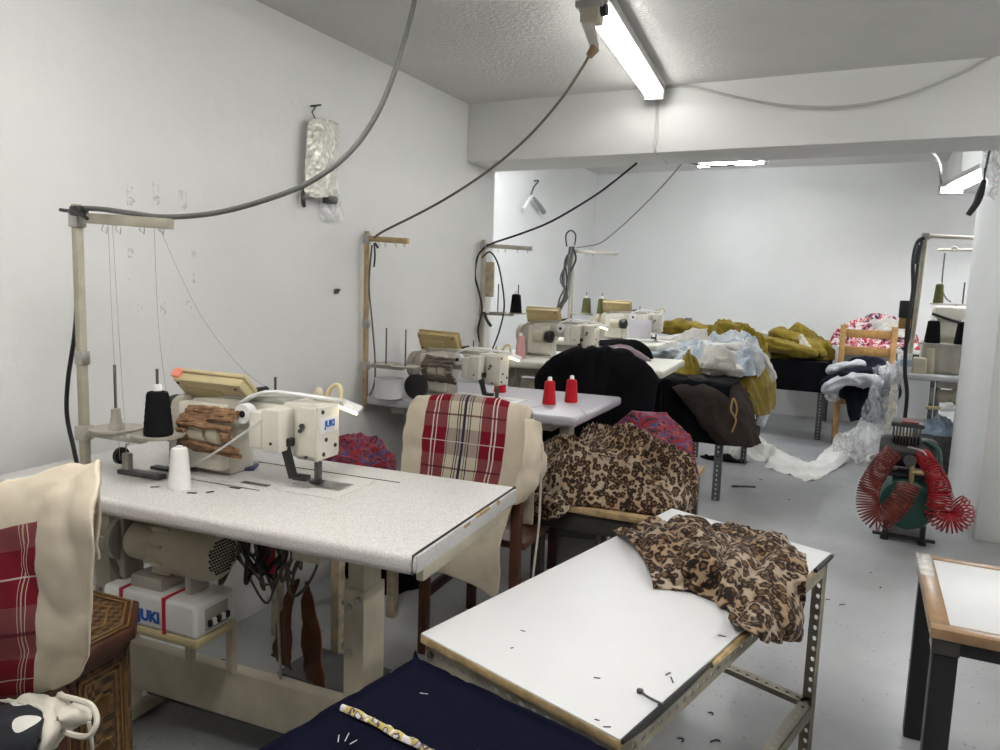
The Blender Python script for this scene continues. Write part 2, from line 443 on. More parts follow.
def heap(name, mat, c, rx, ry, h, seed, rot=0., amp=.06, fs=7., p=2.2, out=.2, na=110, nr=44, post=None, parent=None, stretch=(1, 1, 1), dz=None):
    """a crumpled mound of cloth with its own closed bottom"""
    c = V(c); cf, sf = math.cos(seed * 1.9), math.sin(seed * 1.9); bm = bmesh.new(); cr, sr = math.cos(rot), math.sin(rot)
    rings = []
    def pt(r, a):
        ca, sa = math.cos(a), math.sin(a)
        o_ = 1 + out * (noise.noise(V((ca * 1.3 + seed * 3, sa * 1.3, seed))) * 1.4 + .5 * noise.noise(V((ca * 3.5, sa * 3.5 + seed, seed * 2))))
        x, y = rx * r * o_ * ca, ry * r * o_ * sa
        z = h * max(0, 1 - r ** p) ** .75 * (1 + .35 * noise.noise(V((x * 4, y * 4, seed * 5.5))))
        edge = min(1, (1 - r) * 5 + .15)
        qx, qy = x * cf + y * sf, -x * sf + y * cf
        q = V((qx * fs * stretch[0] * .45, qy * fs * stretch[1] * 1.15, z * fs * .8))
        f = fold(q, seed) - .4
        z += amp * f * edge * 1.5
        k = nvec(V((x * 6, y * 6, z * 6 + seed)))
        x += k.x * amp * .5 * edge + amp * .35 * f * ca * (r > .5); y += k.y * amp * .5 * edge + amp * .35 * f * sa * (r > .5)
        z = max(z, .004)
        if dz: z += dz(x, y)
        q = V((x * cr - y * sr, x * sr + y * cr, z)) + c
        return post(q) if post else q
    top = bm.verts.new(pt(0, 0))
    for i in range(1, nr + 1):
        r = (i / nr) ** .8
        rings.append([bm.verts.new(pt(r, 2 * PI * k / na)) for k in range(na)])
    for k in range(na): bm.faces.new((top, rings[0][k], rings[0][(k + 1) % na]))
    for a, b_ in zip(rings, rings[1:]):
        for k in range(na): bm.faces.new((a[k], b_[k], b_[(k + 1) % na], a[(k + 1) % na]))
    low = [bm.verts.new(V((v.co.x, v.co.y, v.co.z - .004))) for v in rings[-1]]
    for k in range(na): bm.faces.new((rings[-1][k], low[k], low[(k + 1) % na], rings[-1][(k + 1) % na]))
    bm.faces.new(low[::-1])
    bmesh.ops.recalc_face_normals(bm, faces=bm.faces)
    me = bpy.data.meshes.new(name); bm.to_mesh(me); bm.free(); me.shade_smooth(); me.materials.append(mat)
    o = bpy.data.objects.new(name, me); COL.objects.link(o)
    if parent: o.parent = parent
    return o

def roll(name, mat, pts, r, seed, flat=.65, amp=.35, n=26, res=10, parent=None):
    """a bunched length of cloth, like a sleeve, following a path"""
    P = crom([V(p) for p in pts], res); bm = bmesh.new(); rings = []
    for i, p in enumerate(P):
        k = i / (len(P) - 1); tg = (P[min(i + 1, len(P) - 1)] - P[max(i - 1, 0)]).normalized()
        e1 = tg.cross(V((0, 0, 1))).normalized(); e2 = e1.cross(tg)
        pr = (min(1, 5 * k + .12) * min(1, 5 * (1 - k) + .12)) ** .6
        ring = []
        for j in range(n):
            a = 2 * PI * j / n; ca, sa = math.cos(a), math.sin(a)
            f = fold(V((ca * 1.1 + k * .8, sa * 1.1, k * 3.2 + seed)), seed) - .45
            R = r * pr * (1 + amp * 1.8 * f + .25 * noise.noise(V((k * 4, seed * 3.3, 0))))
            ring.append(bm.verts.new(p + e1 * ca * R + e2 * sa * R * flat))
        rings.append(ring)
    for a, b_ in zip(rings, rings[1:]):
        for j in range(n): bm.faces.new((a[j], a[(j + 1) % n], b_[(j + 1) % n], b_[j]))
    bm.faces.new(rings[0][::-1]); bm.faces.new(rings[-1])
    me = bpy.data.meshes.new(name); bm.to_mesh(me); bm.free(); me.shade_smooth(); me.materials.append(mat)
    o = bpy.data.objects.new(name, me); COL.objects.link(o)
    if parent: o.parent = parent
    return o

def tag(o, label, cat, group=None, kind=None):
    o['label'] = label; o['category'] = cat
    if group: o['group'] = group
    if kind: o['kind'] = kind
    return o
def thing(name, label, cat, loc=(0, 0, 0), rz=0., group=None):
    o = bpy.data.objects.new(name, None); COL.objects.link(o); o.empty_display_size = .05
    o.location = loc; o.rotation_euler = (0, 0, rz)
    return tag(o, label, cat, group)
def struct(o): o['kind'] = 'structure'; return o
def text(body, size, mat, parent, loc, rot, name='lettering', ext=.0006, bold=.0):
    cu = bpy.data.curves.new(name, 'FONT'); cu.body = body; cu.size = size; cu.extrude = ext; cu.offset = bold
    cu.align_x = 'CENTER'; cu.align_y = 'CENTER'; cu.materials.append(mat)
    o = bpy.data.objects.new(name, cu); COL.objects.link(o)
    bpy.context.view_layer.update()
    me = bpy.data.meshes.new_from_object(o.evaluated_get(bpy.context.evaluated_depsgraph_get()))
    bpy.data.objects.remove(o)
    o = bpy.data.objects.new(name, me); COL.objects.link(o); o.parent = parent; o.location = loc; o.rotation_euler = rot
    return o
def cord(name, pts, r, mat, label, cat='cable', group=None, n=8, res=8):
    return tag(MB().tube(pts, r, n=n, res=res).build(name, mat), label, cat, group)
def L2W(O, rz, p):
    c, s = math.cos(rz), math.sin(rz); return V((O[0] + p[0] * c - p[1] * s, O[1] + p[0] * s + p[1] * c, (O[2] if len(O) > 2 else 0) + p[2]))


# ------------------------------------------------------------------ the room
WX = -2.04
struct(MB().box(-3.3, 2.7, -3.1, 8.8, -.1, 0).build('floor', floorm, smooth=False))
struct(MB().box(-3.2, WX, -3.0, 3.99, 0, 2.75).build('wall_left', wallm, smooth=False))
struct(MB().box(-3.2, -3.03, 3.99, 8.8, 0, 2.75).build('wall_left_recess', wallm, smooth=False))
struct(MB().box(-3.03, 2.7, 8.62, 8.8, 0, 2.75).build('wall_back', wallm, smooth=False))
struct(MB().box(2.5, 2.7, -3.0, 8.62, 0, 2.75).build('wall_right', wallm, smooth=False))
struct(MB().box(-2.04, 2.5, -3.1, -3.0, 0, 2.3).build('wall_front', wallm, smooth=False))
struct(MB().box(WX, 2.5, -3.0, 3.64, 2.285, 2.5).build('ceiling', ceilm, smooth=False))
struct(MB().box(-3.03, 2.5, 3.99, 8.62, 2.68, 2.85).build('ceiling_back', ceilm, smooth=False))
struct(MB().box(WX, 2.5, 3.64, 3.99, 1.975, 2.68, bev=.006).build('trim_1', wallm))      # the beam
struct(MB().box(.635, 1.5, 4.69, 6.18, 0, 2.68, bev=.008).build('wall_column', wallm))
struct(MB().box(.60, 2.5, 7.2, 8.62, 2.365, 2.68, bev=.006).build('trim_2', wallm))       # soffit in the far corner

# ------------------------------------------------------------------ lamps
def fluor(name, label, a, b, lit, z=2.285):
    """twin tube batten from a to b (plan points) under the ceiling"""
    a, b = V((*a, 0)), V((*b, 0)); d = b - a; L = d.length
    t = thing(name, label, 'light', (a.x, a.y, z), math.atan2(d.y, d.x), 'fluorescent lights')
    mb = MB().prism([(-.052, -.006), (-.052, -.042), (.052, -.042), (.052, -.006), (.03, 0), (-.03, 0)], 0, L, Matrix.Rotation(PI / 2, 4, 'Y') @ Matrix.Rotation(PI / 2, 4, 'Z'), .003)
    mb.build('housing', LAMPH, t)
    for s in (-1, 1):
        MB().cyl((.03, s * .028, -.057), (L - .03, s * .028, -.058), .0115, n=16).build('tube', (TUBE, TUBEF, TUBEB, TUBEO)[lit], t)
    for x in (0, L):
        e = MB().box(x - .012, x + .012, -.046, .046, -.078, .0, bev=.004).build('end_cap', LAMPH, t)
    return t
A = Pz(655, 99, 2.22); B_ = Pz(604, 24, 2.22)
dirn = (A - B_); dirn.z = 0; dirn.normalize()
F1a = A - dirn * .03; F1b = A - dirn * 1.20
fl1 = fluor('fluorescent_light', 'lit twin-tube fluorescent light on the front ceiling running up to the beam', (F1a.x, F1a.y), (F1b.x, F1b.y), 0)
F2a = F1b - dirn * .05; F2b = F2a - dirn * 1.2
fl2 = fluor('fluorescent_light', 'unlit fluorescent light at the top edge, end to end with the lit one', (F2a.x, F2a.y), (F2b.x, F2b.y), 3)
F7a = F2b - dirn * .05; F7b = F7a - dirn * 1.2
fl7 = fluor('fluorescent_light', 'added unseen fluorescent light continuing the front row to brighten the near side', (F7a.x, F7a.y), (F7b.x, F7b.y), 1)  # added lamp, never in view, to raise the light on the camera side
fl8 = fluor('fluorescent_light', 'added unseen fluorescent light behind the beam, brightening the recess', (-2.15, 4.5), (-2.05, 5.7), 2, 2.68)  # lit batten added out of sight to brighten the recessed wall
pa, pb2 = Pz(698, 166, 2.5), Pz(766, 162, 2.5)
fl3 = fluor('fluorescent_light', 'lit fluorescent light on the back ceiling just showing below the beam', (pa.x, pa.y), (pb2.x, pb2.y), 2, 2.56)
for x in (.12, .5): MB().cyl((x, 0, -.004), (x, 0, .12), .006, n=8).build('suspension_rod', STEEL, fl3)
# slanting lamp in the far right corner, hung below the soffit
q0, q1 = Py(951, 188, 7.1), Py(990, 169, 6.5)
t = thing('fluorescent_light', 'lit fluorescent light slanting down in the far corner above the pillar top', 'light', q0, 0, 'fluorescent lights')
d = q1 - q0; nrm = V((.4, .9, 0)).normalized(); side = d.cross(V((0, 0, 1))).normalized()
mb = MB(); R3 = Matrix((( d.normalized().x, side.x, d.normalized().cross(side).x), (d.normalized().y, side.y, d.normalized().cross(side).y), (d.normalized().z, side.z, d.normalized().cross(side).z))).to_4x4()
sg = 1 if R3[2][2] > 0 else -1
MB().box(0, d.length, -.075, .075, 0 if sg > 0 else -.04, .04 if sg > 0 else 0, bev=.004, mat=R3).build('housing', LAMPH, t)
for s in (-1, 1):
    a0 = R3 @ V((.1, s * .038, -.02 * sg)); b0 = R3 @ V((d.length - .02, s * .038, -.02 * sg))
    MB().cyl(a0, b0, .014, n=14).build('tube', TUBEB, t)
MB().box(-.03, .02, -.085, .085, -.03, .05, bev=.004, mat=R3).build('end_cap', LAMPH, t)
F4a = V((1.7, 2.9, 0)); F4b = V((1.6, 1.7, 0))
fl6 = fluor('fluorescent_light', 'added unseen fluorescent light brightening the right half of the front room', (F4a.x, F4a.y), (F4b.x, F4b.y), 1)  # extra unseen batten put in to brighten floor and column
# added lit batten, out of sight, for light at the right behind the column
fl5 = fluor('fluorescent_light', 'added unseen fluorescent light filling the right half of the back room', (1.2, 6.6), (2.2, 6.9), 2, 2.68)

# junction plug hanging where the two front lights meet
J = (F1b + F2a) / 2
t = thing('ceiling_plug', 'cream plug and socket dangling between the two front ceiling lights', 'plug', (J.x, J.y, 2.2))
MB().box(-.03, .035, -.03, .03, -.04, .08, bev=.008).build('junction_block', M('old_cream_plastic', (.50, .45, .36), .5), t)
MB().cyl((.035, .0, .0), (.055, 0, 0), .018).build('dark_socket', BLACK, t)
e = Py(595, 48, J.y - .02) - V((J.x, J.y, 2.2))
MB().cyl((-.01, 0, -.03), tuple(e), .022, .014).build('plug_body', M('taped_plug', (.62, .60, .55), .5, bmp=.3), t)
MB().cyl(tuple(e), tuple(Py(589, 56, J.y - .03) - V((J.x, J.y, 2.2))), .017, .012).build('strain_relief', M('brown_plastic', (.30, .20, .11), .5), t)

# ------------------------------------------------------------------ builders for the sewing stations
def thread_cone(pos, mat, label, h=.125, r=.036, group='thread cones', tilt=None, tip=True):
    t = thing('thread_cone', label, 'thread', pos, random.random() * 6, group)
    if tilt: t.rotation_euler = tilt
    pr = [(r * .96, 0), (r, .004)]
    for i in range(13):
        k = i / 12; pr.append((r - (r * .26) * k + (.0007 if i % 2 else 0), .006 + (h - .02) * k))
    pr += [(r * .66, h - .009), (r * .34, h - .006)]
    MB().lathe(pr).build('wound_thread', mat, t)
    MB().lathe([(r * .33, h - .012), (r * .31, h + (.006 if tip else -.004)), (r * .22, h + (.010 if tip else -.003))], n=16).build('paper_cone', WHTH, t)
    return t

def sewing_table(name, label, O, rz, L, D, lam, ctrl=True, z=.79, th=.042, chips=False, logo=False, tapes=False, dark=False, leg_x=(.12, .75), motor_x=None):
    t = thing(name, label, 'table', (O[0], O[1], 0), rz, 'sewing tables')
    met = CREAM if not dark else GREYBEIGE
    MB().box(0, L, 0, D, z - th, z, bev=.014, seg=4).build('tabletop', lam, t)
    if chips:
        e = MB().box(L - .004, L + .0025, .012, D - .012, z - th + .004, z - .004, bev=.001).build('edge_band', laminate('grey_speckled_edge', (.46, .45, .45), (.58, .57, .56)), t)
        c = MB().box(L - .006, L + .0032, D * .52, D * .66, z - .009, z - .003)
        c.box(L - .006, L + .0034, D * .74, D * .77, z - .012, z - .003); c.box(L - .006, L + .0034, D * .40, D * .46, z - .012, z - .005)
        c.build('chipped_edge', PLY, t)
        MB().box(L - .0052, L - .0040, .003, D, z - th + .002, z + .0008).build('dark_seam', BLACK, t)
    lx0, lx1 = leg_x[0] * L, leg_x[1] * L
    ly = D * .5
    for lx in (lx0, lx1):
        lg = MB().box(lx - .028, lx + .028, ly - .048, ly + .048, .05, .58, bev=.004).box(lx - .022, lx + .022, ly - .040, ly + .040, .55, z - th - .03, bev=.003).build('leg', met, t)
        MB().box(lx - .035, lx + .035, ly - D * .42, ly + D * .46, z - th - .035, z - th - .001, bev=.004).build('top_rail', met, t)
        MB().box(lx - .03, lx + .03, ly - D * .46, ly + D * .50, .012, .07, bev=.006).build('foot', met, t)
        for (yy, zz) in ((-.03, .54), (-.03, .43), (.03, .52)):
            MB().cyl((lx - .028, ly + yy, zz), (lx - .040, ly + yy, zz), .010, n=6).build('bolt', STEEL, lg)
        for (xx, zz) in ((-.012, .54), (-.012, .43), (.014, .56)):
            MB().cyl((lx + xx, ly - .048, zz), (lx + xx, ly - .058, zz), .009, n=6).build('bolt', STEEL, lg)
    if chips: MB().box(L - .060, L - .040, .12, D - .02, z - th - .062, z - th, bev=.006).build('side_apron', met, t)
    MB().box(lx0, lx1, ly - .02, ly + .02, .14, .275, bev=.008).build('crossbar', met, t)
    MB().box(lx0 + .05, lx1 - .2, ly + .04, ly + .24, .085, .105, bev=.006).build('treadle', DSTEEL, t)
    mx = motor_x if motor_x is not None else L * .33
    my = .18
    mo = MB().lathe([(.03, -.15), (.048, -.145), (.050, -.12), (.050, -.055), (.062, -.05), (.067, -.03), (.067, .09), (.064, .115), (.055, .128), (.030, .13)], (mx, my, z - th - .125), 32, Matrix.Rotation(PI / 2, 4, 'Y')).build('motor', CREAM, t)
    g = MB()
    for i in range(-6, 7):
        for j in range(-6, 7):
            yy, zz = (i + .5 * (j % 2)) * .0085, j * .0078
            if yy * yy + zz * zz < .046 ** 2:
                g.cyl((mx + .1285, my + yy, z - th - .125 + zz), (mx + .132, my + yy, z - th - .125 + zz), .0030, n=6)
    g.build('vent_holes', BLACK, mo)
    f = MB()
    for k in range(10):
        a = k * 2 * PI / 10
        f.box(-.055, .0, -.003, .003, -.0 + .060, .073, bev=.001, mat=Matrix.Translation((mx - .0, my, z - th - .125)) @ Matrix.Rotation(a, 4, 'X'))
    f.build('cooling_fins', CREAM, mo)
    MB().box(mx - .16, mx + .03, my - .05, my + .05, z - th - .06, z - th - .002, bev=.008).build('motor_bracket', GREYBEIGE, mo)
    MB().lathe([(.02, -.20), (.062, -.198), (.062, -.178), (.02, -.175)], (mx, my, z - th - .125), 28, Matrix.Rotation(PI / 2, 4, 'Y')).build('pulley', GREYBEIGE, mo)
    if ctrl:
        x0, x1, y0, y1, z0, z1 = mx - .19, mx + .115, my - .075, my + .06, .41, .52
        cb = MB().box(x0, x1, y0, y1, z0 + .022, z1, bev=.012, seg=3).build('control_box', WPL, t)
        MB().box(x0 - .003, x1 + .003, y0 - .003, y1 + .003, z0, z0 + .024, bev=.008).build('box_base', CREAMD, cb)
        fr = MB().box(x1 - .002, x1 + .004, y0 + .03, y1 - .03, z0 + .035, z1 - .02, bev=.002).build('connector_panel', GREYBEIGE, cb)
        for k in range(5):
            MB().box(x1 + .002, x1 + .012, y0 + .034 + k * .015, y0 + .044 + k * .015, z0 + .045, z0 + .062, bev=.002).build('connector', WPL if k % 2 else BLACK, cb)
        for s in (-1, 1):
            MB().box(mx - .062 + s * .11 - .01, mx - .062 + s * .11 + .01, my - .03, my + .03, z1 - .002, z - th, bev=.002).build('hanger_strap', GREYBEIGE, t)
        MB().box(mx - .12, mx - .02, my - .05, my + .05, z1 - .002, z1 + .030, bev=.004).build('mounting_block', GREYBEIGE, cb)
        for xx in (x1 - .03, x1 - .17):
            MB().box(xx - .012, xx + .012, ly - .03, ly - .012, .27, z0 + .002, bev=.003).build('box_support', met, t)
        if logo:
            text('JUKI', .038, BLUEL, cb, ((x0 + x1) / 2 + .004, y0 - .0008, z0 + .056), (PI / 2, 0, 0), bold=.0016)
        if tapes:
            for xx in (x0 + .06, x0 + .20):
                MB().box(xx, xx + .011, y0 - .0015, y0 + .001, z0 + .01, z1 + .001).box(xx, xx + .011, y0 - .0015, y1 + .001, z1 - .001, z1 + .0015).build('red_tape', RED, cb)
    return t

def sewing_machine(label, pos, rz, tilt=26, pz=.205, wrap=True, led=True, face=None, pin=True, logo=False, lamp_far=True, body=CREAM2, panel=CREAMD, cloth_wrap=None):
    t = thing('sewing_machine', label, 'sewing machine', pos, rz, 'industrial sewing machines')
    XZ = Matrix(((1, 0, 0, 0), (0, 0, -1, 0), (0, 1, 0, 0), (0, 0, 0, 1)))
    prof = [(-.085, .004), (.050, .004), (.046, .085), (.066, .125), (.235, .125), (.244, .080), (.254, .070), (.314, .070), (.320, .080), (.320, .196), (.310, .212), (.02, .205), (-.07, .196), (-.105, .172), (-.112, .12), (-.10, .05)]
    MB().prism(prof, -.048, .042, XZ, .006).build('body', body, t)
    MB().box(-.10, .40, -.09, .09, -.004, .004, bev=.0015).build('bed_plate', LAM1, t)
    sp = MB().box(.235, .375, -.035, .030, .004, .0056, bev=.0005)
    sp.build('slide_plate', STEEL, t)
    MB().box(.12, .20, -.088, -.070, .004, .0052).build('feed_slot', DSTEEL, t)
    MB().cyl((.285, 0, .012), (.285, 0, .060), .0042, n=10).build('needle_bar', STEEL, t)
    MB().box(.268, .302, -.012, .012, .007, .011, bev=.001).box(.280, .290, -.004, .016, .010, .058, bev=.001).build('presser_foot', DSTEEL, t)
    MB().box(-.012, .012, -.006, .006, 0, .10, bev=.004, mat=Matrix.Translation((.266, -.068, .030)) @ Matrix.Rotation(rad(-18), 4, 'Y')).box(.226, .262, -.078, -.055, .108, .128, bev=.003).box(.262, .305, -.072, -.050, .026, .040, bev=.003).build('knee_lift_lever', BLACK, t)
    # rear end cover and hand wheel at the pillar end
    MB().prism([(-.145, .0), (-.085, .0), (-.085, .20), (-.105, .205), (-.128, .19), (-.142, .15)], -.062, .062, XZ, .010).build('end_cover', GREYBEIGE, t)
    MB().lathe([(.02, 0), (.060, .003), (.066, .012), (.066, .03), (.058, .036), (.02, .036)], (-.147, .0, .125), 30, Matrix.Rotation(-PI / 2, 4, 'Y')).build('handwheel', BLACK if tilt > 40 else GREYBEIGE, t)
    # wrapped trimmer motor on the rear of the arm
    MB().cyl((-.040, -.085, .125), (.030, -.085, .125), .034, n=24).build('rear_motor', CREAM, t)
    MB().lathe([(.012, 0), (.032, .002), (.036, .012), (.036, .04), (.02, .048)], (.036, -.085, .125), 24, Matrix.Rotation(PI / 2, 4, 'Y')).build('motor_cap', CREAM if wrap else BLACK, t)
    MB().box(-.09, .05, -.075, -.045, .02, .19, bev=.006).build('rear_cover', body, t)
    if wrap:
        rnd = random.Random(int(pos[0] * 1000) + int(pos[1] * 100))
        w = MB()
        for k in range(16):
            a = rnd.uniform(-.3, .3); zz = .075 + .105 * k / 15
            pts = []
            for i in range(9):
                xx = -.045 + .165 * i / 8
                bulge = .052 * math.sin(PI * (k + .5) / 16)
                pts.append((xx, -.078 - bulge * (1 if k < 4 or k > 9 else .25 if (1 < i < 7) else .9) + rnd.uniform(-.003, .003), zz + a * (xx + .02) * .25 + rnd.uniform(-.003, .003)))
            if 4 <= k <= 9:
                w.tube(pts[:3], .0045, n=6); w.tube(pts[6:], .0055, n=6)
            else: w.tube(pts, [.006 + .002 * rnd.random() for _ in pts], n=6)
        w.build('brown_wrapping', BRTAPE if not cloth_wrap else cloth_wrap, t)
    # tilted operation panel
    RM = Matrix.Translation((-.002 if tilt > 40 else -.02, -.005, pz)) @ Matrix.Rotation(rad(tilt), 4, 'X') @ Matrix.Rotation(rad(1), 4, 'Y')
    pn = MB().box(-.108, .108, -.012, .014, .0, .088, bev=.005, mat=RM).build('control_panel', panel, t)
    MB().box(-.112, .112, .012, .024, -.004, .094, bev=.004, mat=RM).build('panel_face', panel, pn)
    MB().box(-.085, .035, -.0145, -.011, .020, .058, bev=.001, mat=RM).build('panel_label', M('yellowed_label', (.44, .36, .17), .5), pn)
    for (xx, zz) in ((-.095, .012), (.09, .012), (-.095, .075), (.09, .075), (-.02, .012)):
        MB().cyl(RM @ V((xx, -.011, zz)), RM @ V((xx, -.0145, zz)), .004, n=8).build('screw', BLACK, pn)
    if tilt > 40: MB().box(-.112, -.086, -.006, .020, .084, .098, bev=.004, mat=RM).build('pink_corner', PINKT, pn)
    MB().box(-.06, .06, -.02, .03, -.03, .02, bev=.006, mat=RM).build('panel_bracket', GREYBEIGE, pn)
    MB().box(.02, .22, -.045, .045, .203, .220, bev=.006).build('arm_cover', M('grey_arm_cover', (.42, .41, .37), .4), t)
    MB().cyl((.10, -.0, .22), (.13, .0, .226), .012, n=14).build('black_knob', BLACK, t)
    # bobbin disc and solenoids on the rear
    MB().lathe([(.004, 0), (.024, 0), (.026, .004), (.026, .022), (.024, .026), (.009, .026), (.009, .018), (.004, .018)], (.128, -.062, .178), 26, Matrix.Rotation(PI / 2, 4, 'X')).build('bobbin_winder_disc', WPL, t)
    MB().cyl((.128, -.080, .178), (.128, -.0895, .178), .0085, n=10).build('disc_hub', BLACK, t)
    MB().box(.158, .196, -.100, -.046, .100, .190, bev=.004).build('solenoid_box', body, t)
    b2 = MB().box(.200, .252, -.105, -.046, .098, .200, bev=.004).build('solenoid_box', body, t)
    MB().cyl((.228, -.104, .118), (.228, -.1065, .118), .004, n=8).build('screw', BLACK, b2)
    MB().box(.268, .322, -.060, -.040, .085, .205, bev=.005).build('head_casting', body, t)
    fp = MB().box(.318, .330, -.056, .030, .076, .208, bev=.005).build('face_plate', body, t)
    for (yy, zz) in ((-.026, .125), (.012, .105), (-.036, .090), (-.04, .195)):
        MB().cyl((.329, yy, zz), (.332, yy, zz), .0055, n=10).build('screw', BLACK, fp)
    for (xx, zz, r) in ((.288, .160, .007), (.282, .148, .005), (.30, .085, .004)):
        MB().cyl((xx, -.063, zz), (xx, -.067, zz), r, n=10).build('screw', DSTEEL, t)
    if logo:
        lp = MB().box(.330, .3312, -.048, .024, .142, .182, bev=.0004).build('logo_plate', WPL, t)
        text('JUKI', .022, BLUEL, lp, (.3316, -.012, .163), (PI / 2, 0, PI / 2), bold=.001)
    if pin:
        MB().cyl((.150, .01, .21), (.150, .01, .262), .0032, n=8).build('spool_pin', DSTEEL, t)
    MB().lathe([(.005, 0), (.014, .004), (.016, .02), (.008, .034), (.003, .036)], (.268, .03, .208), 16).build('thread_guide_post', CREAM, t)
    # gooseneck work light with a strip of lit LEDs
    MB().tube([(.085, -.05, .19), (.12, -.055, .213), (.175, -.05, .232), (.235, -.03, .230), (.295, 0, .222), (.335, .03, .215)], .0055, res=6).build('gooseneck', WPL, t)
    MB().tube([(.285, .035, .212), (.30, .04, .244), (.318, .042, .25), (.328, .04, .235), (.33, .035, .21)], .006, res=6).build('lamp_loop', CREAMD, t)
    if led:
        RL = Matrix.Translation((.328, .06, .20)) @ Matrix.Rotation(rad(14), 4, 'Y') @ Matrix.Rotation(rad(32), 4, 'X')
        lh = MB().box(-.026, .048, -.014, .014, -.006, .006, bev=.005, mat=RL).build('lamp_head', WPL, t)
        MB().box(-.022, .044, -.011, .011, -.0085, -.004, bev=.002, mat=RL).box(-.022, .044, -.0155, -.012, -.005, .004, bev=.001, mat=RL).build('led_strip', LED, lh)
    return t

def thread_stand(label, pos, z0, h, arm, rz, wood=BEIGE, trays=((.06, .0), (.18, -.02)), tray_z=.135, tr=.060, post_r=.0095, armm=None, tray=True, pins=True, lean=0.):
    t = thing('thread_stand', label, 'thread stand', (pos[0], pos[1], z0), rz, 'thread stands')
    MB().box(-post_r, post_r, -post_r, post_r, -.05, h, bev=.002).build('post', wood, t)
    MB().box(-post_r - .005, post_r + .006, -post_r - .004, post_r + .004, h - .055, h - .012, bev=.002).build('arm_clamp', STEEL, t)
    a = MB().box(0, arm, -.010, .010, -.012, .012, bev=.002, mat=Matrix.Translation((0, -.0, h - .032)) @ Matrix.Rotation(rad(3), 4, 'Y'))
    a.build('arm', armm or wood, t)
    for xx in (.3, .45, .7, .9): MB().tube([(arm * xx, 0, h - .045), (arm * xx, -.008, h - .062), (arm * xx, .006, h - .07), (arm * xx, .008, h - .055)], .0014, n=5).build('thread_eye', STEEL, t)
    MB().box(-.012, .015, -.012, .012, h * .42, h * .47, bev=.002).build('post_coupling', STEEL, t)
    if tray:
        br = MB().box(-.01, .20, -.012, .012, tray_z - .020, tray_z - .008, bev=.002)
        br.box(-.016, .016, -.016, .016, tray_z - .032, tray_z + .004, bev=.002)
        br.build('tray_bar', GREYBEIGE, t)
        for (x, y) in trays:
            MB().lathe([(.008, -.002), (tr, -.002), (tr + .003, .003), (tr + .003, .005), (tr - .003, .001), (.008, .0015)], (x, y, tray_z - .004), 32).build('spool_tray', GREYBEIGE, t)
            if pins:
                MB().cyl((x, y, tray_z - .004), (x, y, tray_z + .16), .0035, n=8).build('spool_pin', DSTEEL, t)
    return t

# ------------------------------------------------------------------ first sewing station
T1O, T1R = (-1.921, 1.036), rad(4.5)
def t1(x, y, z=0): return L2W(T1O, T1R, (x, y, z))
sewing_table('sewing_table', 'nearest sewing table with speckled white laminate top and cream steel stand', T1O, T1R, 1.2, .556, LAM1, chips=True, logo=True, tapes=True, leg_x=(.09, .767), motor_x=.446)
sewing_machine('cream industrial sewing machine with brown wrapped motor on the speckled table', t1(.462, .325, .79), T1R, tilt=46, pz=.192, wrap=True, logo=True)
sb = MB()
for (x0, x1, y0, y1) in ((.43, .92, .44, .444), (.40, .66, .215, .218)):
    p = [t1(x0, y0, .7902), t1(x1, y0, .7902)]
    sb.tube(p, .0016, n=5)
thread_stand('tall beige thread stand on the nearest speckled sewing table', t1(.194, .12), .79, .675, .30, T1R, trays=((.075, .03), (.215, .03)), tray_z=.125)
pt = t1(.194 + .215, .12 + .03, .79 + .123)
thread_cone(pt, BLKTH, 'black thread cone on the tray of the nearest thread stand', .115, .034)
pt = t1(.194 + .075, .12 + .03, .79 + .1235)
t = thing('spool_holder', 'empty grey cone holder on the nearest thread stand tray', 'spool holder', pt)
MB().lathe([(.017, 0), (.017, .004), (.012, .03), (.011, .05), (.006, .052)], n=20).build('cone_base', GREYBEIGE, t)
pw = Pz(180, 488, .79); thread_cone((pw.x, pw.y, .79), WHTH, 'white thread cone standing on the speckled table', .108, .026, tip=False)
# bobbin winder + oil marks, snips
q = Pz(130, 474, .79)
t = thing('bobbin_winder', 'small grey bobbin winder clamped to the speckled table behind the thread cones', 'bobbin winder', (q.x, q.y, .79), T1R)
MB().box(-.03, .11, -.014, .014, 0, .012, bev=.002).build('base', DSTEEL, t)
MB().box(-.02, .004, -.008, .008, .01, .055, bev=.003).build('upright', GREYBEIGE, t)
MB().cyl((-.024, 0, .045), (-.034, 0, .045), .022, n=24).build('wheel', BLACK, t)
MB().tube([(-.01, 0, .055), (-.012, .0, .075), (.0, .0, .08)], .002, n=6).build('wire_guide', STEEL, t)
q = Pz(160, 476, .79)
t = thing('belt_guard', 'black bent bracket rising beside the machine pillar on the speckled table', 'bracket', (q.x - .01, q.y + .05, .79), T1R)
MB().box(-.014, .014, -.004, .004, 0, .13, bev=.002, mat=Matrix.Rotation(rad(20), 4, 'Y')).build('upright', BLACK, t)
MB().box(-.07, .05, -.012, .012, 0, .008, bev=.002).build('foot', BLACK, t)
MB().box(.02, .08, -.006, .006, .118, .132, bev=.002).build('arm', BLACK, t)
q0 = Pz(258, 463, .79)
t = thing('thread_snips', 'blue and steel thread snips lying by the machine pillar', 'snips', (q0.x, q0.y, .792), rad(-58))
MB().box(0, .10, -.008, -.001, 0, .006, bev=.002, mat=Matrix.Rotation(rad(4), 4, 'Z')).box(0, .10, .001, .008, 0, .006, bev=.002, mat=Matrix.Rotation(rad(-4), 4, 'Z')).build('blades', STEEL, t)
MB().box(.045, .105, -.013, .013, .001, .010, bev=.004).build('blue_grip', M('blue_grip', (.03, .04, .12), .4), t)
sc = MB()
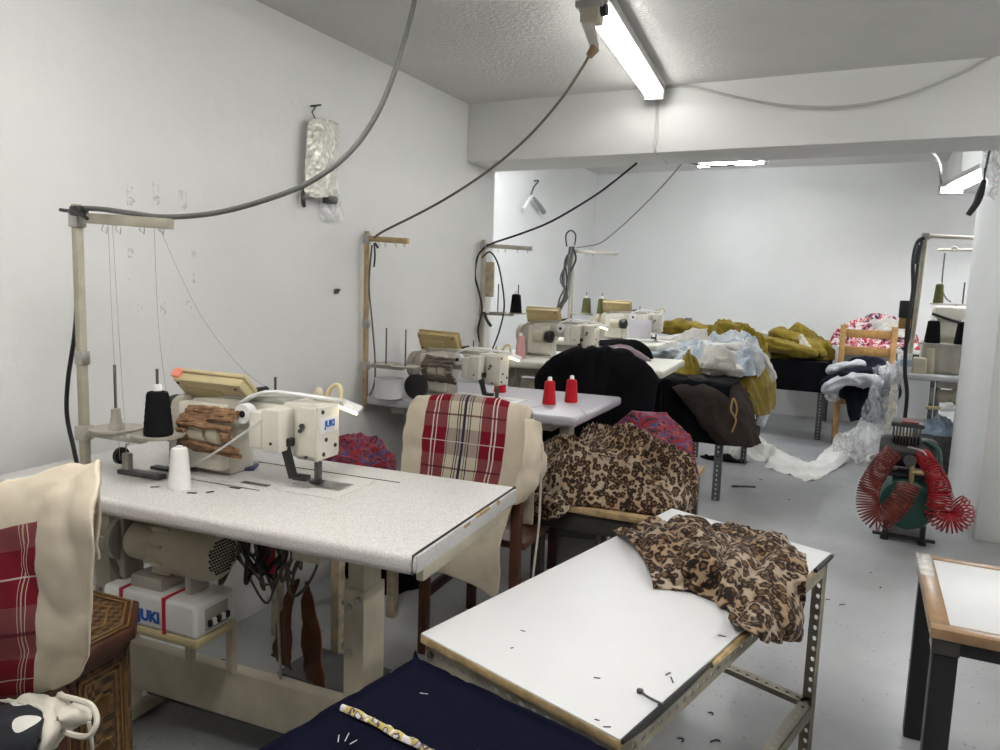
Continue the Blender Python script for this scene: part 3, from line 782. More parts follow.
for (u, v, L, a) in ((192, 493, .022, .4), (210, 492, .018, 1.2), (235, 488, .03, .15), (155, 487, .02, .6)):
    q = Pz(u, v, .7905); sc.box(-L / 2, L / 2, -.004, .004, 0, .0008, mat=Matrix.Translation(q) @ Matrix.Rotation(a, 4, 'Z'))
tag(sc.build('table_lint', BLACK), 'dark lint scraps lying around the white cone on the speckled table', 'lint', kind='stuff')
tag(sb.build('bed_groove_strip', BLACK), 'thin dark strips edging the machine bed cutout on the speckled table', 'strip')

# cables of the first station
pa = Py(165, 216, 1.187); 
cord('power_cord', [Py(72, 208, 1.162), Py(100, 209, 1.167), Py(130, 213, 1.177), Py(165, 217, 1.197), Py(215, 213, 1.227), Py(265, 200, 1.257), Py(310, 182, 1.297), Py(350, 152, 1.357), Py(378, 112, 1.417), Py(398, 62, 1.497), Py(412, 12, 1.597), Py(419, -22, 1.737), Py(424, -40, 1.857)], .0062, RUBBER, 'thick grey cable sweeping from the nearest thread stand up to the ceiling', group='overhead cables')
cord('power_cord', [Py(78, 213, 1.187), Py(77, 245, 1.187), Py(76, 320, 1.197), Py(68, 380, 1.207), Py(67, 415, 1.207), Py(74, 450, 1.207), Py(80, 480, 1.207), Py(83, 520, 1.207)], .0056, BRUB, 'dark cable hanging down beside the nearest thread stand post', group='overhead cables')
t = thing('cable_tie', 'black tape knot with loose end on top of the nearest stand post', 'tie', Py(79, 211, 1.157))
MB().tube([(-.07, 0, .004), (-.03, -.004, 0), (0, -.012, 0), (.03, -.012, -.012), (.045, -.01, -.02)], .0045, res=5).build('loose_end', BLACK, t)
MB().box(-.016, .016, -.016, .016, -.012, .012, bev=.005).build('knot', BLACK, t)
for i, (u0, u1, u2, v2, lab) in enumerate(((108, 112, 120, 460, 'first fine thread strand left of the pair hanging from the nearest arm'), (112, 118, 127, 462, 'second fine thread strand beside the first under the nearest arm'), (154, 158, 166, 393, 'fine thread dropping straight from the nearest arm to the black cone'))):
    tag(MB().tube([Py(u0, 218, 1.207), Py(u1, 320, 1.17), Py(u2, v2, 1.17)], .0006, n=5, res=4).build('loose_thread', M('grey_thread', (.28, .27, .26), .8)), lab, 'thread', 'threads under the nearest arm')
tag(MB().tube([Py(157, 221, 1.207), Py(178, 270, 1.257), Py(205, 322, 1.317), Py(245, 372, 1.377), Py(278, 393, 1.457)], .0006, n=5, res=4).build('loose_thread', M('grey_thread', (.28, .27, .26), .8)), 'fine thread slanting from the nearest arm to the machine spool pin', 'thread', 'threads under the nearest arm')
tag(MB().tube([Pz(189, 468, .80), Py(206, 458, 1.24), Py(228, 444, 1.25), Py(248, 430, 1.26), Py(262, 420, 1.27)], .0028, res=6).build('white_lead', M('white_cord_sheath', (.6, .6, .58), .5)), 'white cord from the white cone up to the machine arm', 'cable')
# cable bundle, rod and brown cloth below the first table
t = thing('cable_bundle', 'tangled dark cables hanging below the speckled sewing table', 'cables', t1(.60, .30, .74), T1R)
rnd = random.Random(5)
for k in range(28):
    x0 = rnd.uniform(-.09, .05); y0 = rnd.uniform(-.06, .08)
    w = rnd.uniform(-.03, .10); zb = rnd.uniform(-.26, -.12)
    MB().tube([(x0, y0, -.005), (x0 + rnd.uniform(-.03, .03), y0 - .02, -.09), (x0 + w * .6, y0 + rnd.uniform(-.03, .03), zb), (x0 + w, y0 + .02, zb + .03), (x0 + w * .9 + .03, y0 + .03, -.12), (x0 + w * .4, y0 + .05, -.03)], rnd.choice((.003, .004, .005)), res=6).build('cable_loop', rnd.choice((BRUB, RUBBER, M('brown_grey_cable', (.10, .085, .065), .5))), t)
MB().tube([(-.42, -.1, -.17), (-.36, -.14, -.20), (-.25, -.15, -.28), (-.16, -.12, -.32), (-.12, -.05, -.30)], .008, res=6).build('thick_cable', M('brown_grey_cable', (.10, .085, .065), .5), t)
MB().box(-.02, .03, .0, .012, -.2, -.03, bev=.003).build('red_tag', RED, t)
t = thing('brown_cloth', 'rust brown cloth strip hanging folded under the speckled sewing table', 'cloth', t1(.66, .36, .50), T1R)
for s, (xa, xb) in enumerate(((-.11, -.02), (.0, .09))):
    sheet('cloth_panel', RUSTC, [[(-.02 + s * .03, .02 * s, 0), (.0 + s * .03, .01, .01)], [(xa * .7, .02, -.12), (xb * .7, -.01 + .02 * s, -.12)], [(xa, .03, -.24 - .03 * s), (xb, .0, -.25 - .04 * s)]], res=(8, 8), wr=(.008, 12, 3 + s), parent=t)
tag(MB().tube([t1(.645, .30, .56), t1(.655, .29, .42), t1(.67, .28, .27), t1(.675, .27, .14)], .004, res=4).build('pedal_rod', STEEL), 'thin steel pedal rod hanging in front of the brown cloth', 'rod')

# ------------------------------------------------------------------ second sewing station
T2O, T2R = (-2.02, 2.695), rad(2)
def t2(x, y, z=0): return L2W(T2O, T2R, (x, y, z))
sewing_table('sewing_table', 'second sewing table with lilac grey laminate top carrying the red cones', T2O, T2R, 1.02, .70, LAM2, dark=True, leg_x=(.15, .85), motor_x=.42)
sewing_machine('cream sewing machine on the lilac grey table behind the plaid chair cover', t2(.28, .26, .79), T2R + rad(-6), panel=M('tan_panel', (.42, .32, .15), .5), wrap=True, cloth_wrap=cloth('dull_brown_wrap', (.20, .16, .13), .3, 20))
thread_stand('yellowish thread stand with empty trays on the lilac grey table', t2(.014, .0), .79, .735, .215, T2R, wood=WOODY, trays=((.09, .03), (.21, .0)), tray_z=.15, tr=.062)
# red cones
for (u, v, lab) in ((549, 404, 'red thread cone third from the chair cover side, left of the front pair'), (571, 402, 'red thread cone rightmost on the lilac grey table'), (500, 392, 'red thread cone just behind the top right of the plaid chair cover'), (436, 388, 'red thread cone behind the left top of the plaid chair cover')):
    q = Pz(u, v, .79); thread_cone((q.x, q.y, .79), REDTH, lab, .112, .030, 'red thread cones')
tag(MB().tube([Pz(548, 403, .792), Pz(520, 412, .792), Pz(508, 421, .792), Pz(540, 427, .792), Pz(585, 420, .792), Pz(580, 408, .792)], .0009, n=5, res=8).build('loose_thread', M('grey_thread', (.28, .27, .26), .8)), 'loose thread curling on the lilac grey table round the red cones', 'thread')
q = Pz(373, 398, .79)
t = thing('plastic_container', 'grey white plastic tub at the wall end of the lilac grey table', 'tub', (q.x + .06, q.y + .04, .79))
MB().lathe([(.05, 0), (.062, .004), (.066, .085), (.068, .09), (.060, .09), (.056, .012), (.01, .012)], n=26).build('tub', M('translucent_grey', (.62, .63, .64), .4), t)
q = Pz(405, 400, .79)
t = thing('belt_cover', 'black belt cover behind the tub on the lilac grey table', 'cover', (q.x + .02, q.y + .08, .79))
MB().lathe([(.01, 0), (.05, .002), (.055, .01), (.055, .035), (.01, .04)], (0, 0, .056), 26, Matrix.Rotation(PI / 2, 4, 'X')).build('drum', BLACK, t)
cord('power_cord', [Py(374, 238, 2.69), Py(384, 231, 2.69), Py(420, 213, 2.70), Py(452, 195, 2.71), Py(492, 168, 2.72), Py(530, 135, 2.72), Py(562, 98, 2.72), Py(582, 68, 2.71), Py(589, 56, 2.69)], .0055, M('olive_grey_cable', (.13, .115, .085), .5), 'olive grey cable rising from the second stand arm to the ceiling plug', group='overhead cables')
cord('power_cord', [Py(372, 245, 2.70), Py(369, 285, 2.70), Py(372, 320, 2.70), Py(375, 360, 2.71), Py(374, 385, 2.71), Py(366, 402, 2.71)], .004, RUBBER, 'thin cable running down the second thread stand post', group='overhead cables')
tag(MB().tube([Py(374, 243, 2.67), Py(375, 255, 2.67), Py(374, 267, 2.67)], .004, n=6, res=3).tube([Py(375, 243, 2.67), Py(378, 248, 2.67)], .005, n=6).build('tape_end', BLACK), 'black tape ends dangling below the second stand arm', 'tape')

# ------------------------------------------------------------------ third sewing station
T3O = (-2.036, 3.72)
sewing_table('sewing_table', 'third sewing table with cream top showing right of the black garment', T3O, rad(4), 1.12, .76, LAM3, dark=True, motor_x=.42, z=.89)
sewing_machine('cream sewing machine with pink cone beside it on the third table', (-1.72, 4.12, .89), rad(-3), wrap=False, body=CREAM2, panel=M('tan_panel', (.42, .32, .15), .5))
thread_stand('dark grey thread stand with a hung wooden board at the third table', (-2.000, 3.80), .89, .675, .30, rad(2), wood=GREYBEIGE, trays=((.10, .0), (.225, .0)), tray_z=.265, tr=.05, post_r=.013)
MBB = thing('wooden_board', 'small pale wooden board hanging from the dark grey thread stand', 'board', Py(489, 262, 3.82))
MB().box(-.035, .035, -.008, .008, -.20, .0, bev=.003).build('panel', PALEWOOD, MBB)
MB().tube([(-.02, 0, 0), (-.04, 0, .04), (-.05, 0, .09)], .002, n=5, res=3).build('string', BLACK, MBB)
thread_cone((-2.012 + .225, 3.80 + .009, .89 + .263), BLKTH, 'black thread cone on the dark grey stand left of the third machine', .115, .034)
q = Pz(525, 357, .89); thread_cone((q.x + .02, 3.86, .89), PINKTH, 'pale pink thread cone standing left of the third machine', .14, .030)
cord('power_cord', [Py(484, 247, 3.79), Py(496, 242, 3.79), Py(520, 234, 3.78), Py(548, 223, 3.76), Py(575, 208, 3.78), Py(600, 192, 3.80), Py(622, 175, 3.83), Py(637, 163, 3.85)], .006, BRUB, 'black cable rising from the dark grey third stand to the beam', group='overhead cables')
cord('power_cord', [Py(485, 247, 3.78), Py(478, 256, 3.78), Py(475, 275, 3.78), Py(479, 292, 3.78), Py(482, 310, 3.78), Py(478, 330, 3.78), Py(481, 348, 3.80)], .006, BRUB, 'black cable looping left of the third stand post', group='overhead cables')
cord('power_cord', [Py(482, 258, 3.79), Py(490, 252, 3.79), Py(498, 264, 3.79), Py(503, 290, 3.79), Py(504, 310, 3.79), Py(499, 332, 3.80), Py(492, 350, 3.82)], .005, BRUB, 'black cable looping right of the third stand post', group='overhead cables')
tag(MB().tube([Py(484, 312, 3.78), Py(487, 320, 3.78), Py(491, 326, 3.77)], .009, n=6, res=3).build('tape_end', BLACK), 'black tape end on the third stand just above the tray', 'tape')

# ------------------------------------------------------------------ fourth sewing station
T4O = (-2.36, 5.06)
sewing_table('sewing_table', 'fourth sewing table against the recess, buried in garments', T4O, 0, 1.08, .62, LAM3, dark=True, motor_x=.42, z=.93)
sewing_machine('farthest cream sewing machine of the left row, behind the black cloth', (-1.67, 5.42, .93), 0, wrap=False, led=False, body=CREAM2, panel=M('tan_panel', (.42, .32, .15), .5))
thread_stand('farthest left thread stand wrapped in cables with two olive cones', (-2.105, 5.50), .93, .70, .38, rad(-4), wood=GREYBEIGE, trays=((.15, -.03), (.28, -.03)), tray_z=.19, tr=.05, post_r=.014)
thread_cone((-2.105 + .15, 5.50 - .04, .93 + .188), OLTH, 'olive thread cone, left one on the cable-wrapped stand', .125, .038, 'olive thread cones')
thread_cone((-2.105 + .28, 5.50 - .056, .93 + .188), OLTH, 'olive thread cone, right one on the cable-wrapped stand', .125, .038, 'olive thread cones')
cord('power_cord', [Py(576, 248, 5.48), Py(588, 246, 5.48), Py(602, 242, 5.45), Py(622, 226, 5.35), Py(645, 204, 5.15), Py(665, 183, 4.9), Py(682, 163, 4.6), Py(688, 154, 4.4)], .005, RUBBER, 'thin grey cable rising from the farthest left stand behind the beam', group='overhead cables')
t = thing('cable_bundle', 'black cables wound around the farthest left thread stand', 'cables', (-2.105, 5.50, .93))
rnd = random.Random(9)
for k in range(7):
    MB().tube([(rnd.uniform(-.02, .03), -.03, .70), (rnd.uniform(-.05, .05), -.035, .60), (rnd.uniform(-.10, .03), -.03, .45), (rnd.uniform(-.09, .0), -.035, .30), (rnd.uniform(-.12, -.02), -.03, .18), (rnd.uniform(-.1, .0), -.03, .05)], .008, res=5).build('cable_strand', BRUB if k % 2 else RUBBER, t)
MB().tube([(-.04, -.03, .70), (-.05, -.03, .79), (-.01, -.03, .825), (.03, -.03, .79), (.025, -.03, .71)], .006, res=6).build('cable_loop', BRUB, t)
# white card leaning on the fourth machine
q = Py(640, 329, 5.24)
t = thing('white_card', 'rounded white card leaning on the farthest left machine', 'card', q)
MB().box(-.085, .085, -.004, .004, -.065, .065, bev=.003).build('card', LILACW, t)

# ------------------------------------------------------------------ chairs
def chair(name, label, loc, rz, wood, W=.42, D=.40, seat=.45, top=.92, slats=((.84, .90), (.66, .72)), post=.034, seatmat=None, group='wooden chairs'):
    t = thing(name, label, 'chair', loc, rz, group)
    for s in (-1, 1):
        x = s * (W / 2 - post / 2)
        MB().box(x - post / 2, x + post / 2, D / 2 - post, D / 2, 0, top, bev=.005, mat=Matrix.Shear('XZ', 4, (0, .04)) if False else None).build('back_post', wood, t)
        MB().box(x - post / 2, x + post / 2, -D / 2, -D / 2 + post, 0, seat - .02, bev=.005).build('front_leg', wood, t)
        MB().box(x - .010, x + .010, -D / 2 + post, D / 2 - post, .20, .235, bev=.003).build('side_stretcher', wood, t)
    for z0, z1 in slats: MB().box(-W / 2 + post, W / 2 - post, D / 2 - .026, D / 2 - .008, z0, z1, bev=.004).build('back_slat', wood, t)
    MB().box(-W / 2 - .01, W / 2 + .01, -D / 2 - .015, D / 2 - post, seat - .02, seat + .008, bev=.006).build('seat', seatmat or wood, t)
    MB().box(-W / 2 + .01, W / 2 - .01, -D / 2 + .004, -D / 2 + .022, seat - .085, seat - .02, bev=.003).build('front_rail', wood, t)
    return t

# chair behind the first table, dressed in a cream cover with a tartan panel
CA = V((-1.155, 2.33, 0)); CAr = rad(4)
chair('wooden_chair', 'dark brown wooden chair under the plaid cover behind the nearest sewing table', CA, CAr + PI, DWOOD, W=.37, D=.44, top=.90)
def ca(x, y, z): return L2W((CA.x, CA.y, 0), CAr, (x, y, z))
xs = (-.238, -.222, -.122, 0, .118, .195, .212)
def rowA(y, z, k=1., dz=(0,) * 7, dy=(0,) * 7, sh=0.): return [ca(x * k + sh, y + dy[i], z + dz[i]) for i, x in enumerate(xs)]
rnd_c = (-.035, -.006, 0, .003, 0, -.006, -.03)
gA = [rowA(-.168, .52, 1.0), rowA(-.162, .70), rowA(-.165, .86, .98, rnd_c), rowA(-.19, .925, .95, rnd_c), rowA(-.225, .905, .97, rnd_c), rowA(-.245, .80, 1.0), rowA(-.255, .68, .96, sh=-.01),
      rowA(-.262, .57, .90, sh=-.03), rowA(-.265, .47, .86, sh=-.045), rowA(-.268, .38, .87, (0, 0, 0, 0, -.01, -.03, -.035), sh=-.045), rowA(-.270, .335, .85, (.02, .01, 0, 0, -.02, -.045, -.05), sh=-.05)]
ob = sheet('chair_cover', plaid('plaid_cover_fabric', .073, .373, .30, .86), gA, res=(7, 6), wr=(.007, 7, 4), thick=.006)
tag(ob, 'cream chair cover with red and white plaid panel behind the nearest sewing table', 'chair cover', 'plaid chair covers')
fl = sheet('side_flap', CANVAS, [[ca(.190, -.235, .885), ca(.212, -.20, .88), ca(.218, -.15, .86)], [ca(.200, -.258, .78), ca(.234, -.225, .78), ca(.232, -.14, .78)], [ca(.185, -.270, .69), ca(.240, -.242, .68), ca(.236, -.14, .70)], [ca(.155, -.274, .61), ca(.195, -.252, .61), ca(.205, -.15, .63)]], res=(8, 7), wr=(.008, 10, 6), parent=ob)
tag(MB().tube([ca(0.240, -.195, .80), ca(0.245, -.2, .55), ca(0.230, -.2, .33), ca(0.237, -.21, .15)], .004, n=6, res=5).build('fabric_strap', CANVASW), 'pale fabric strap hanging beside the dark chair leg', 'strap')

# near chair at the left edge, cover with tartan panel, knotted ties and dotted cushion
CB = V((-1.37, .53, 0)); CBr = rad(-6)
chair('wooden_chair', 'wooden chair at the left edge under the nearer plaid cover', CB, CBr, DWOOD, W=.44, D=.42, top=.93)
pc = [Py(-60, 500, .70), Py(0, 488, .70), Py(45, 474, .70), Py(99, 469, .70)]
def gp(us, vs, ys): return [Py(u, v, y) for u, v, y in zip(us, vs, ys)]
gB = [gp((-150, -70, 0, 55, 98), (560, 560, 560, 560, 560), (.75, .755, .76, .76, .755)),
      gp((-150, -70, 0, 55, 100), (515, 500, 488, 476, 470), (.735, .74, .745, .745, .735)),
      gp((-150, -70, 0, 55, 99), (522, 507, 494, 482, 474), (.70, .70, .70, .70, .705)),
      gp((-150, -70, 0, 50, 94), (560, 545, 535, 525, 520), (.672, .67, .668, .668, .672)),
      gp((-150, -70, 0, 48, 92), (610, 600, 596, 590, 588), (.665, .662, .66, .66, .668)),
      gp((-150, -70, 0, 46, 88), (670, 665, 660, 655, 650), (.665, .66, .655, .655, .668)),
      gp((-150, -70, -5, 42, 78), (720, 708, 700, 693, 678), (.675, .672, .668, .668, .675))]
obB = sheet('chair_cover', plaid('plaid_cover_fabric_near', -.02, .001, .0, .9), gB, res=(9, 9), wr=(.006, 9, 11), thick=.006)
tag(obB, 'cream chair cover with dark red plaid panel at the left edge of the photo', 'chair cover', 'plaid chair covers')
# find the uv range of the tartan from the sheet itself: panel runs from the left to pixel 41
me = obB.data; uvl = me.uv_layers[0].data
best = None; bv = None
for lp in me.loops:
    w = me.vertices[lp.vertex_index].co
    c = Matrix(((_d2.x, _d1.x, _up.x), (_d2.y, _d1.y, _up.y), (_d2.z, _d1.z, _up.z))) @ (V((w.x, w.y, w.z - CH)))
    u_, v_ = 500 + FPX * c.x / c.z, 375 + FPX * c.y / c.z
    dd = (u_ - 41) ** 2 + (v_ - 521) ** 2
    if w.y < .72 and (best is None or dd < best): best = dd; bv = tuple(uvl[lp.index].uv)
obB.data.materials[0] = plaid('plaid_cover_fabric_edge', bv[0] - .068, bv[0], bv[1], 2., True)
obB.data.materials[0].node_tree.nodes['Principled BSDF'].inputs['Roughness'].default_value = .9
# ties and cushion
t = thing('seat_cushion', 'navy cushion with white polka dots and white knotted ties on the left chair', 'cushion', Py(20, 725, .57) + V((0, 0, -.02)))
pc0 = t.location
def cb(u, v, y): return Py(u, v, y) - pc0
sheet('dotted_cover', POLKA, [[cb(-80, 722, .645), cb(-20, 712, .64), cb(20, 706, .64), cb(44, 704, .645)], [cb(-80, 735, .60), cb(-20, 722, .59), cb(25, 716, .59), cb(46, 716, .60)], [cb(-80, 770, .55), cb(-20, 752, .53), cb(20, 745, .53), cb(38, 738, .545)], [cb(-80, 830, .53), cb(-20, 815, .515), cb(10, 800, .515), cb(20, 780, .53)]], res=(7, 7), wr=(.004, 9, 3), thick=.012, parent=t)
sheet('white_border', CANVASW, [[cb(0, 702, .652), cb(25, 697, .650), cb(52, 698, .655), cb(88, 702, .66)], [cb(42, 712, .60), cb(55, 706, .61), cb(75, 712, .62), cb(92, 716, .64)], [cb(36, 740, .55), cb(48, 735, .56), cb(60, 728, .59), cb(84, 728, .63)], [cb(16, 790, .525), cb(35, 775, .54), cb(46, 760, .57), cb(62, 740, .61)]], res=(7, 7), wr=(.010, 14, 5), thick=.006, parent=t)
MB().tube([cb(62, 696, .64), cb(78, 700, .63), cb(92, 706, .62), cb(97, 722, .61), cb(88, 736, .60), cb(70, 734, .60), cb(60, 728, .60)], .004, n=6, res=6).build('tie_ribbon', CANVASW, t)
MB().tube([cb(60, 695, .65), cb(66, 702, .64), cb(58, 706, .64), cb(54, 700, .645)], .006, n=6, res=5).tube([cb(89, 722, .61), cb(92, 745, .61), cb(92, 775, .61)], .003, n=6, res=4).build('tie_knot', CANVASW, t)

# ------------------------------------------------------------------ inlaid octagonal side table
OC = V((-1.512, .925, 0))
t = thing('octagonal_table', 'inlaid octagonal dark wooden side table beside the left chair', 'side table', OC, rad(27))
def octo(r): return [(r * math.cos(k * PI / 4), r * math.sin(k * PI / 4)) for k in range(8)]
MB().prism(octo(.184), .522, .548, bev=.004).prism(octo(.172), .508, .524, bev=.003).build('top_plate', DWOOD, t)
MB().prism(octo(.150), .546, .5505).build('inlaid_field', INLAY, t)
for r0, r1, mt in ((.158, .152, GOLDW), (.171, .166, GOLDW), (.120, .114, GOLDW), (.080, .075, GOLDW)):
    bm = bmesh.new(); a = [bm.verts.new((x, y, .5512)) for x, y in octo(r0)]; b2 = [bm.verts.new((x, y, .5512)) for x, y in octo(r1)]
    for k in range(8): bm.faces.new((a[k], a[(k + 1) % 8], b2[(k + 1) % 8], b2[k]))
    mb = MB(); mb._merge(bm); o = mb.build('inlay_band', mt, t)
    md = o.modifiers.new('thickness', 'SOLIDIFY'); md.thickness = .0025; md.offset = 1
MB().prism(octo(.155), .05, .510, bev=.003).build('body', DWOOD, t)
ap = .155 * math.cos(PI / 8); hw = .155 * math.sin(PI / 8)
for k in range(8):
    a = (k + .5) * PI / 4
    mx_ = Matrix.Rotation(a, 4, 'Z') @ Matrix.Translation((ap, 0, 0))
    def strip(mb, y0, y1, z0, z1, th): mb.box(0, th, y0, y1, z0, z1, mat=mx_)
    pn = MB(); strip(pn, -hw + .012, hw - .012, .10, .485, .003); pn = pn.build('side_panel', INLAY, t)
    fr = MB()
    for i, w in enumerate((.008, .020)):
        strip(fr, -hw + w, -hw + w + .005, .10 + w, .485 - w, .006); strip(fr, hw - w - .005, hw - w, .10 + w, .485 - w, .006)
        strip(fr, -hw + w, hw - w, .485 - w - .005, .485 - w, .006); strip(fr, -hw + w, hw - w, .10 + w, .10 + w + .005, .006)
    fr.build('frame_inlay', GOLDW, pn)
    for zc in (.20, .30, .40):
        st = MB()
        for s in (0, PI / 4):
            st.box(0, .0065, -.021, .021, -.021, .021, mat=mx_ @ Matrix.Translation((0, 0, zc)) @ Matrix.Rotation(s + PI / 4, 4, 'X'))
        st.build('star_inlay', GOLDW, pn)
    MB().box(-.02, .003, -hw + .004, -hw + .03, 0, .055, mat=mx_).build('foot', DWOOD, t)

# ------------------------------------------------------------------ navy covered table in the foreground
NO = V((-.594, .937)); e1 = V((-.036, -.263)).normalized(); e2 = V((.304, -.067)).normalized()
def nv(a, b, z): q = NO + e1 * a + e2 * b; return V((q.x, q.y, z))
t = thing('work_table', 'low work table hidden under the dark navy cloth in the foreground', 'table', nv(.28, .24, 0))
tl = t.location.copy()
for a, b in ((.05, .05), (.05, .43), (.51, .05), (.51, .43)):
    q = nv(a, b, 0) - tl; MB().box(q.x - .02, q.x + .02, q.y - .02, q.y + .02, 0, .67, bev=.003).build('leg', PALEWOOD, t)
mb = MB(); an = math.atan2(e2.y, e2.x)
mb.box(-.225, .225, -.265, .265, .665, .688, bev=.003, mat=Matrix.Rotation(an, 4, 'Z')).build('tabletop', PLY, t)
rows = []
aa = (-.012, -.010, .004, .10, .19, .28, .37, .46, .54, .572, .574)
bb = (-.012, -.010, .004, .08, .16, .24, .32, .40, .468, .484, .486)
for i, a in enumerate(aa):
    r = []
    for j, b in enumerate(bb):
        ei = i in (0, 10); ej = j in (0, 10)
        z = .700
        if ei or ej: z = .52
        elif i in (1, 9) or j in (1, 9): z = .690
        r.append(nv(a, b, z))
    rows.append(r)
ob = sheet('navy_cloth', NAVY, rows, res=(5, 5), wr=(.0018, 9, 21), thick=.004)
tag(ob, 'dark navy cloth spread flat over the foreground work table', 'cloth')
rb = []
path = [Pz(342, 709, .706), Pz(362, 717, .706), Pz(380, 726, .706), Pz(398, 736, .706), Pz(418, 746, .706), Pz(440, 758, .706)]
mt, nt, b = newmat('patterned_ribbon'); uv = objco(nt, True); sx = nd(nt, 'ShaderNodeSeparateXYZ', {0: uv}).outputs
f = nz(nt, uv, 45, 2)
nt.links.new(ramp(nt, f, [(0, (.62, .60, .62)), (.44, (.50, .38, .10)), (.52, (.05, .04, .06)), (.56, (.55, .52, .55)), (.66, (.42, .28, .06))], 'CONSTANT'), b.inputs['Base Color']); b.inputs['Roughness'].default_value = .6
rows = []
for i, p in enumerate(path):
    dd = (path[min(i + 1, 5)] - path[max(i - 1, 0)]).normalized(); n_ = V((-dd.y, dd.x, 0)) * (.0045 + .002 * (i % 2))
    rows.append([p - n_, p + V((0, 0, .006)), p + n_])
ob = sheet('patterned_ribbon', mt, rows, res=(4, 8), wr=(.002, 40, 2), thick=.002); tag(ob, 'twisted gold and white patterned ribbon lying on the navy cloth', 'ribbon')
mb = MB()
for (u, v, du, dv) in ((345, 741, 4, -8), (350, 744, 7, -4), (338, 742, 1, -7), (420, 693, 8, 1)):
    mb.tube([Pz(u, v, .7045), Pz(u + du, v + dv, .7055)], .0006, n=4)
tag(mb.build('white_lint', WHTH), 'white thread clippings on the navy cloth', 'lint', kind='stuff')

# ------------------------------------------------------------------ white topped angle iron table
wa, wb, wc, wd = V((-.731, 1.169)), V((-.282, 1.029)), V((-.028, 2.111)), V((-.5, 2.286))
ZT = .62
t = thing('work_table', 'white-topped work table on perforated beige angle iron frame', 'table', (-.385, 1.65, 0))
tl = V((-.385, 1.65, 0))
def quad(ins): 
    c = (wa + wb + wc + wd) / 4
    return [tuple((p + (c - p).normalized() * ins) - V((tl.x, tl.y))) for p in (wa, wb, wc, wd)]
MB().prism(quad(0), ZT - .020, ZT - .0025, bev=.003).build('board', PLY, t)
MB().prism(quad(.002), ZT - .004, ZT, bev=.001).build('white_top', WHITE, t)
qb = [V((*p, 0)) for p in quad(.012)]
cc = sum(qb, V((0, 0, 0))) / 4
for i, p in enumerate(qb):
    n1 = (qb[(i + 1) % 4] - p); n2 = (qb[i - 1] - p)
    MB().angle(p + V((0, 0, 0)), p + V((0, 0, ZT - .021)), n1, n2, .036).build('leg', AIRON, t)
    q = qb[(i + 1) % 4]
    MB().angle(p + V((0, 0, ZT - .0215)), q + V((0, 0, ZT - .0215)), V((0, 0, -1)), n2, .036).build('top_rail', AIRON, t)
    MB().angle(p + V((0, 0, .20)), q + V((0, 0, .20)), V((0, 0, -1)), n2, .034).build('lower_rail', AIRON, t)
    for zz in (ZT - .04, .185):
        o_ = (p - cc).normalized()
        pp = p + n1.normalized() * .018
        nn = V((n1.y, -n1.x, 0)).normalized()
        MB().cyl(pp + V((0, 0, zz)) + nn * .000, pp + V((0, 0, zz)) + nn * .007, .007, n=6).build('bolt', DSTEEL, t)
d_ = (wc - wb)
def edge(k, off=.0, z=ZT): q = wb + d_ * k; nn = V((d_.y, -d_.x)).normalized(); return V((q.x + nn.x * off, q.y + nn.y * off, z)) - tl
mb = MB(); mb.tube([edge(.005, .001, ZT - .006), edge(.08, .004, ZT - .006), edge(.2, .004, ZT - .005), edge(.30, .002, ZT - .006)], [.004, .007, .006, .002], n=8, res=4)
mb.build('black_edging', BLACK, t)
mb = MB(); mb.tube([edge(.30, .002, ZT - .012), edge(.42, .004, ZT - .010), edge(.56, .003, ZT - .008)], [.004, .008, .003], n=6, res=4).build('torn_edge_tape', PLY, t)
mb = MB(); mb.tube([edge(.86, .004, ZT - .004), edge(.93, .005, ZT - .004), edge(.985, .004, ZT - .004)], [.006, .007, .006], n=6, res=3).build('black_edging', BLACK, t)
t = thing('metal_pin', 'dark metal pin with round head on the white tabletop near the black edging', 'pin', Pz(640, 693, ZT))
p0 = t.location.copy(); MB().tube([V((0, 0, .004)), Pz(648, 697, ZT + .004) - p0, Pz(664, 705, ZT + .006) - p0], .0022, n=6, res=3).build('shaft', DSTEEL, t)
MB().lathe([(.002, 0), (.006, .001), (.006, .006), (.002, .008)], n=12).build('head', DSTEEL, t)
mb = MB()
for (u, v, L, a) in ((523, 631, .005, 0), (663, 704, .010, .8), (672, 680, .010, 2.), (668, 674, .007, 1.2), (597, 720, .004, 0), (607, 727, .006, .5), (512, 648, .003, 1), (597, 678, .006, .3), (722, 636, .008, .1)):
    q = Pz(u, v, ZT + .0006); mb.box(-L, L, -.0012, .0012, 0, .0008, mat=Matrix.Translation(q) @ Matrix.Rotation(a, 4, 'Z'))
tag(mb.build('dark_lint', BLACK), 'dark thread crumbs scattered on the white tabletop', 'lint', kind='stuff')

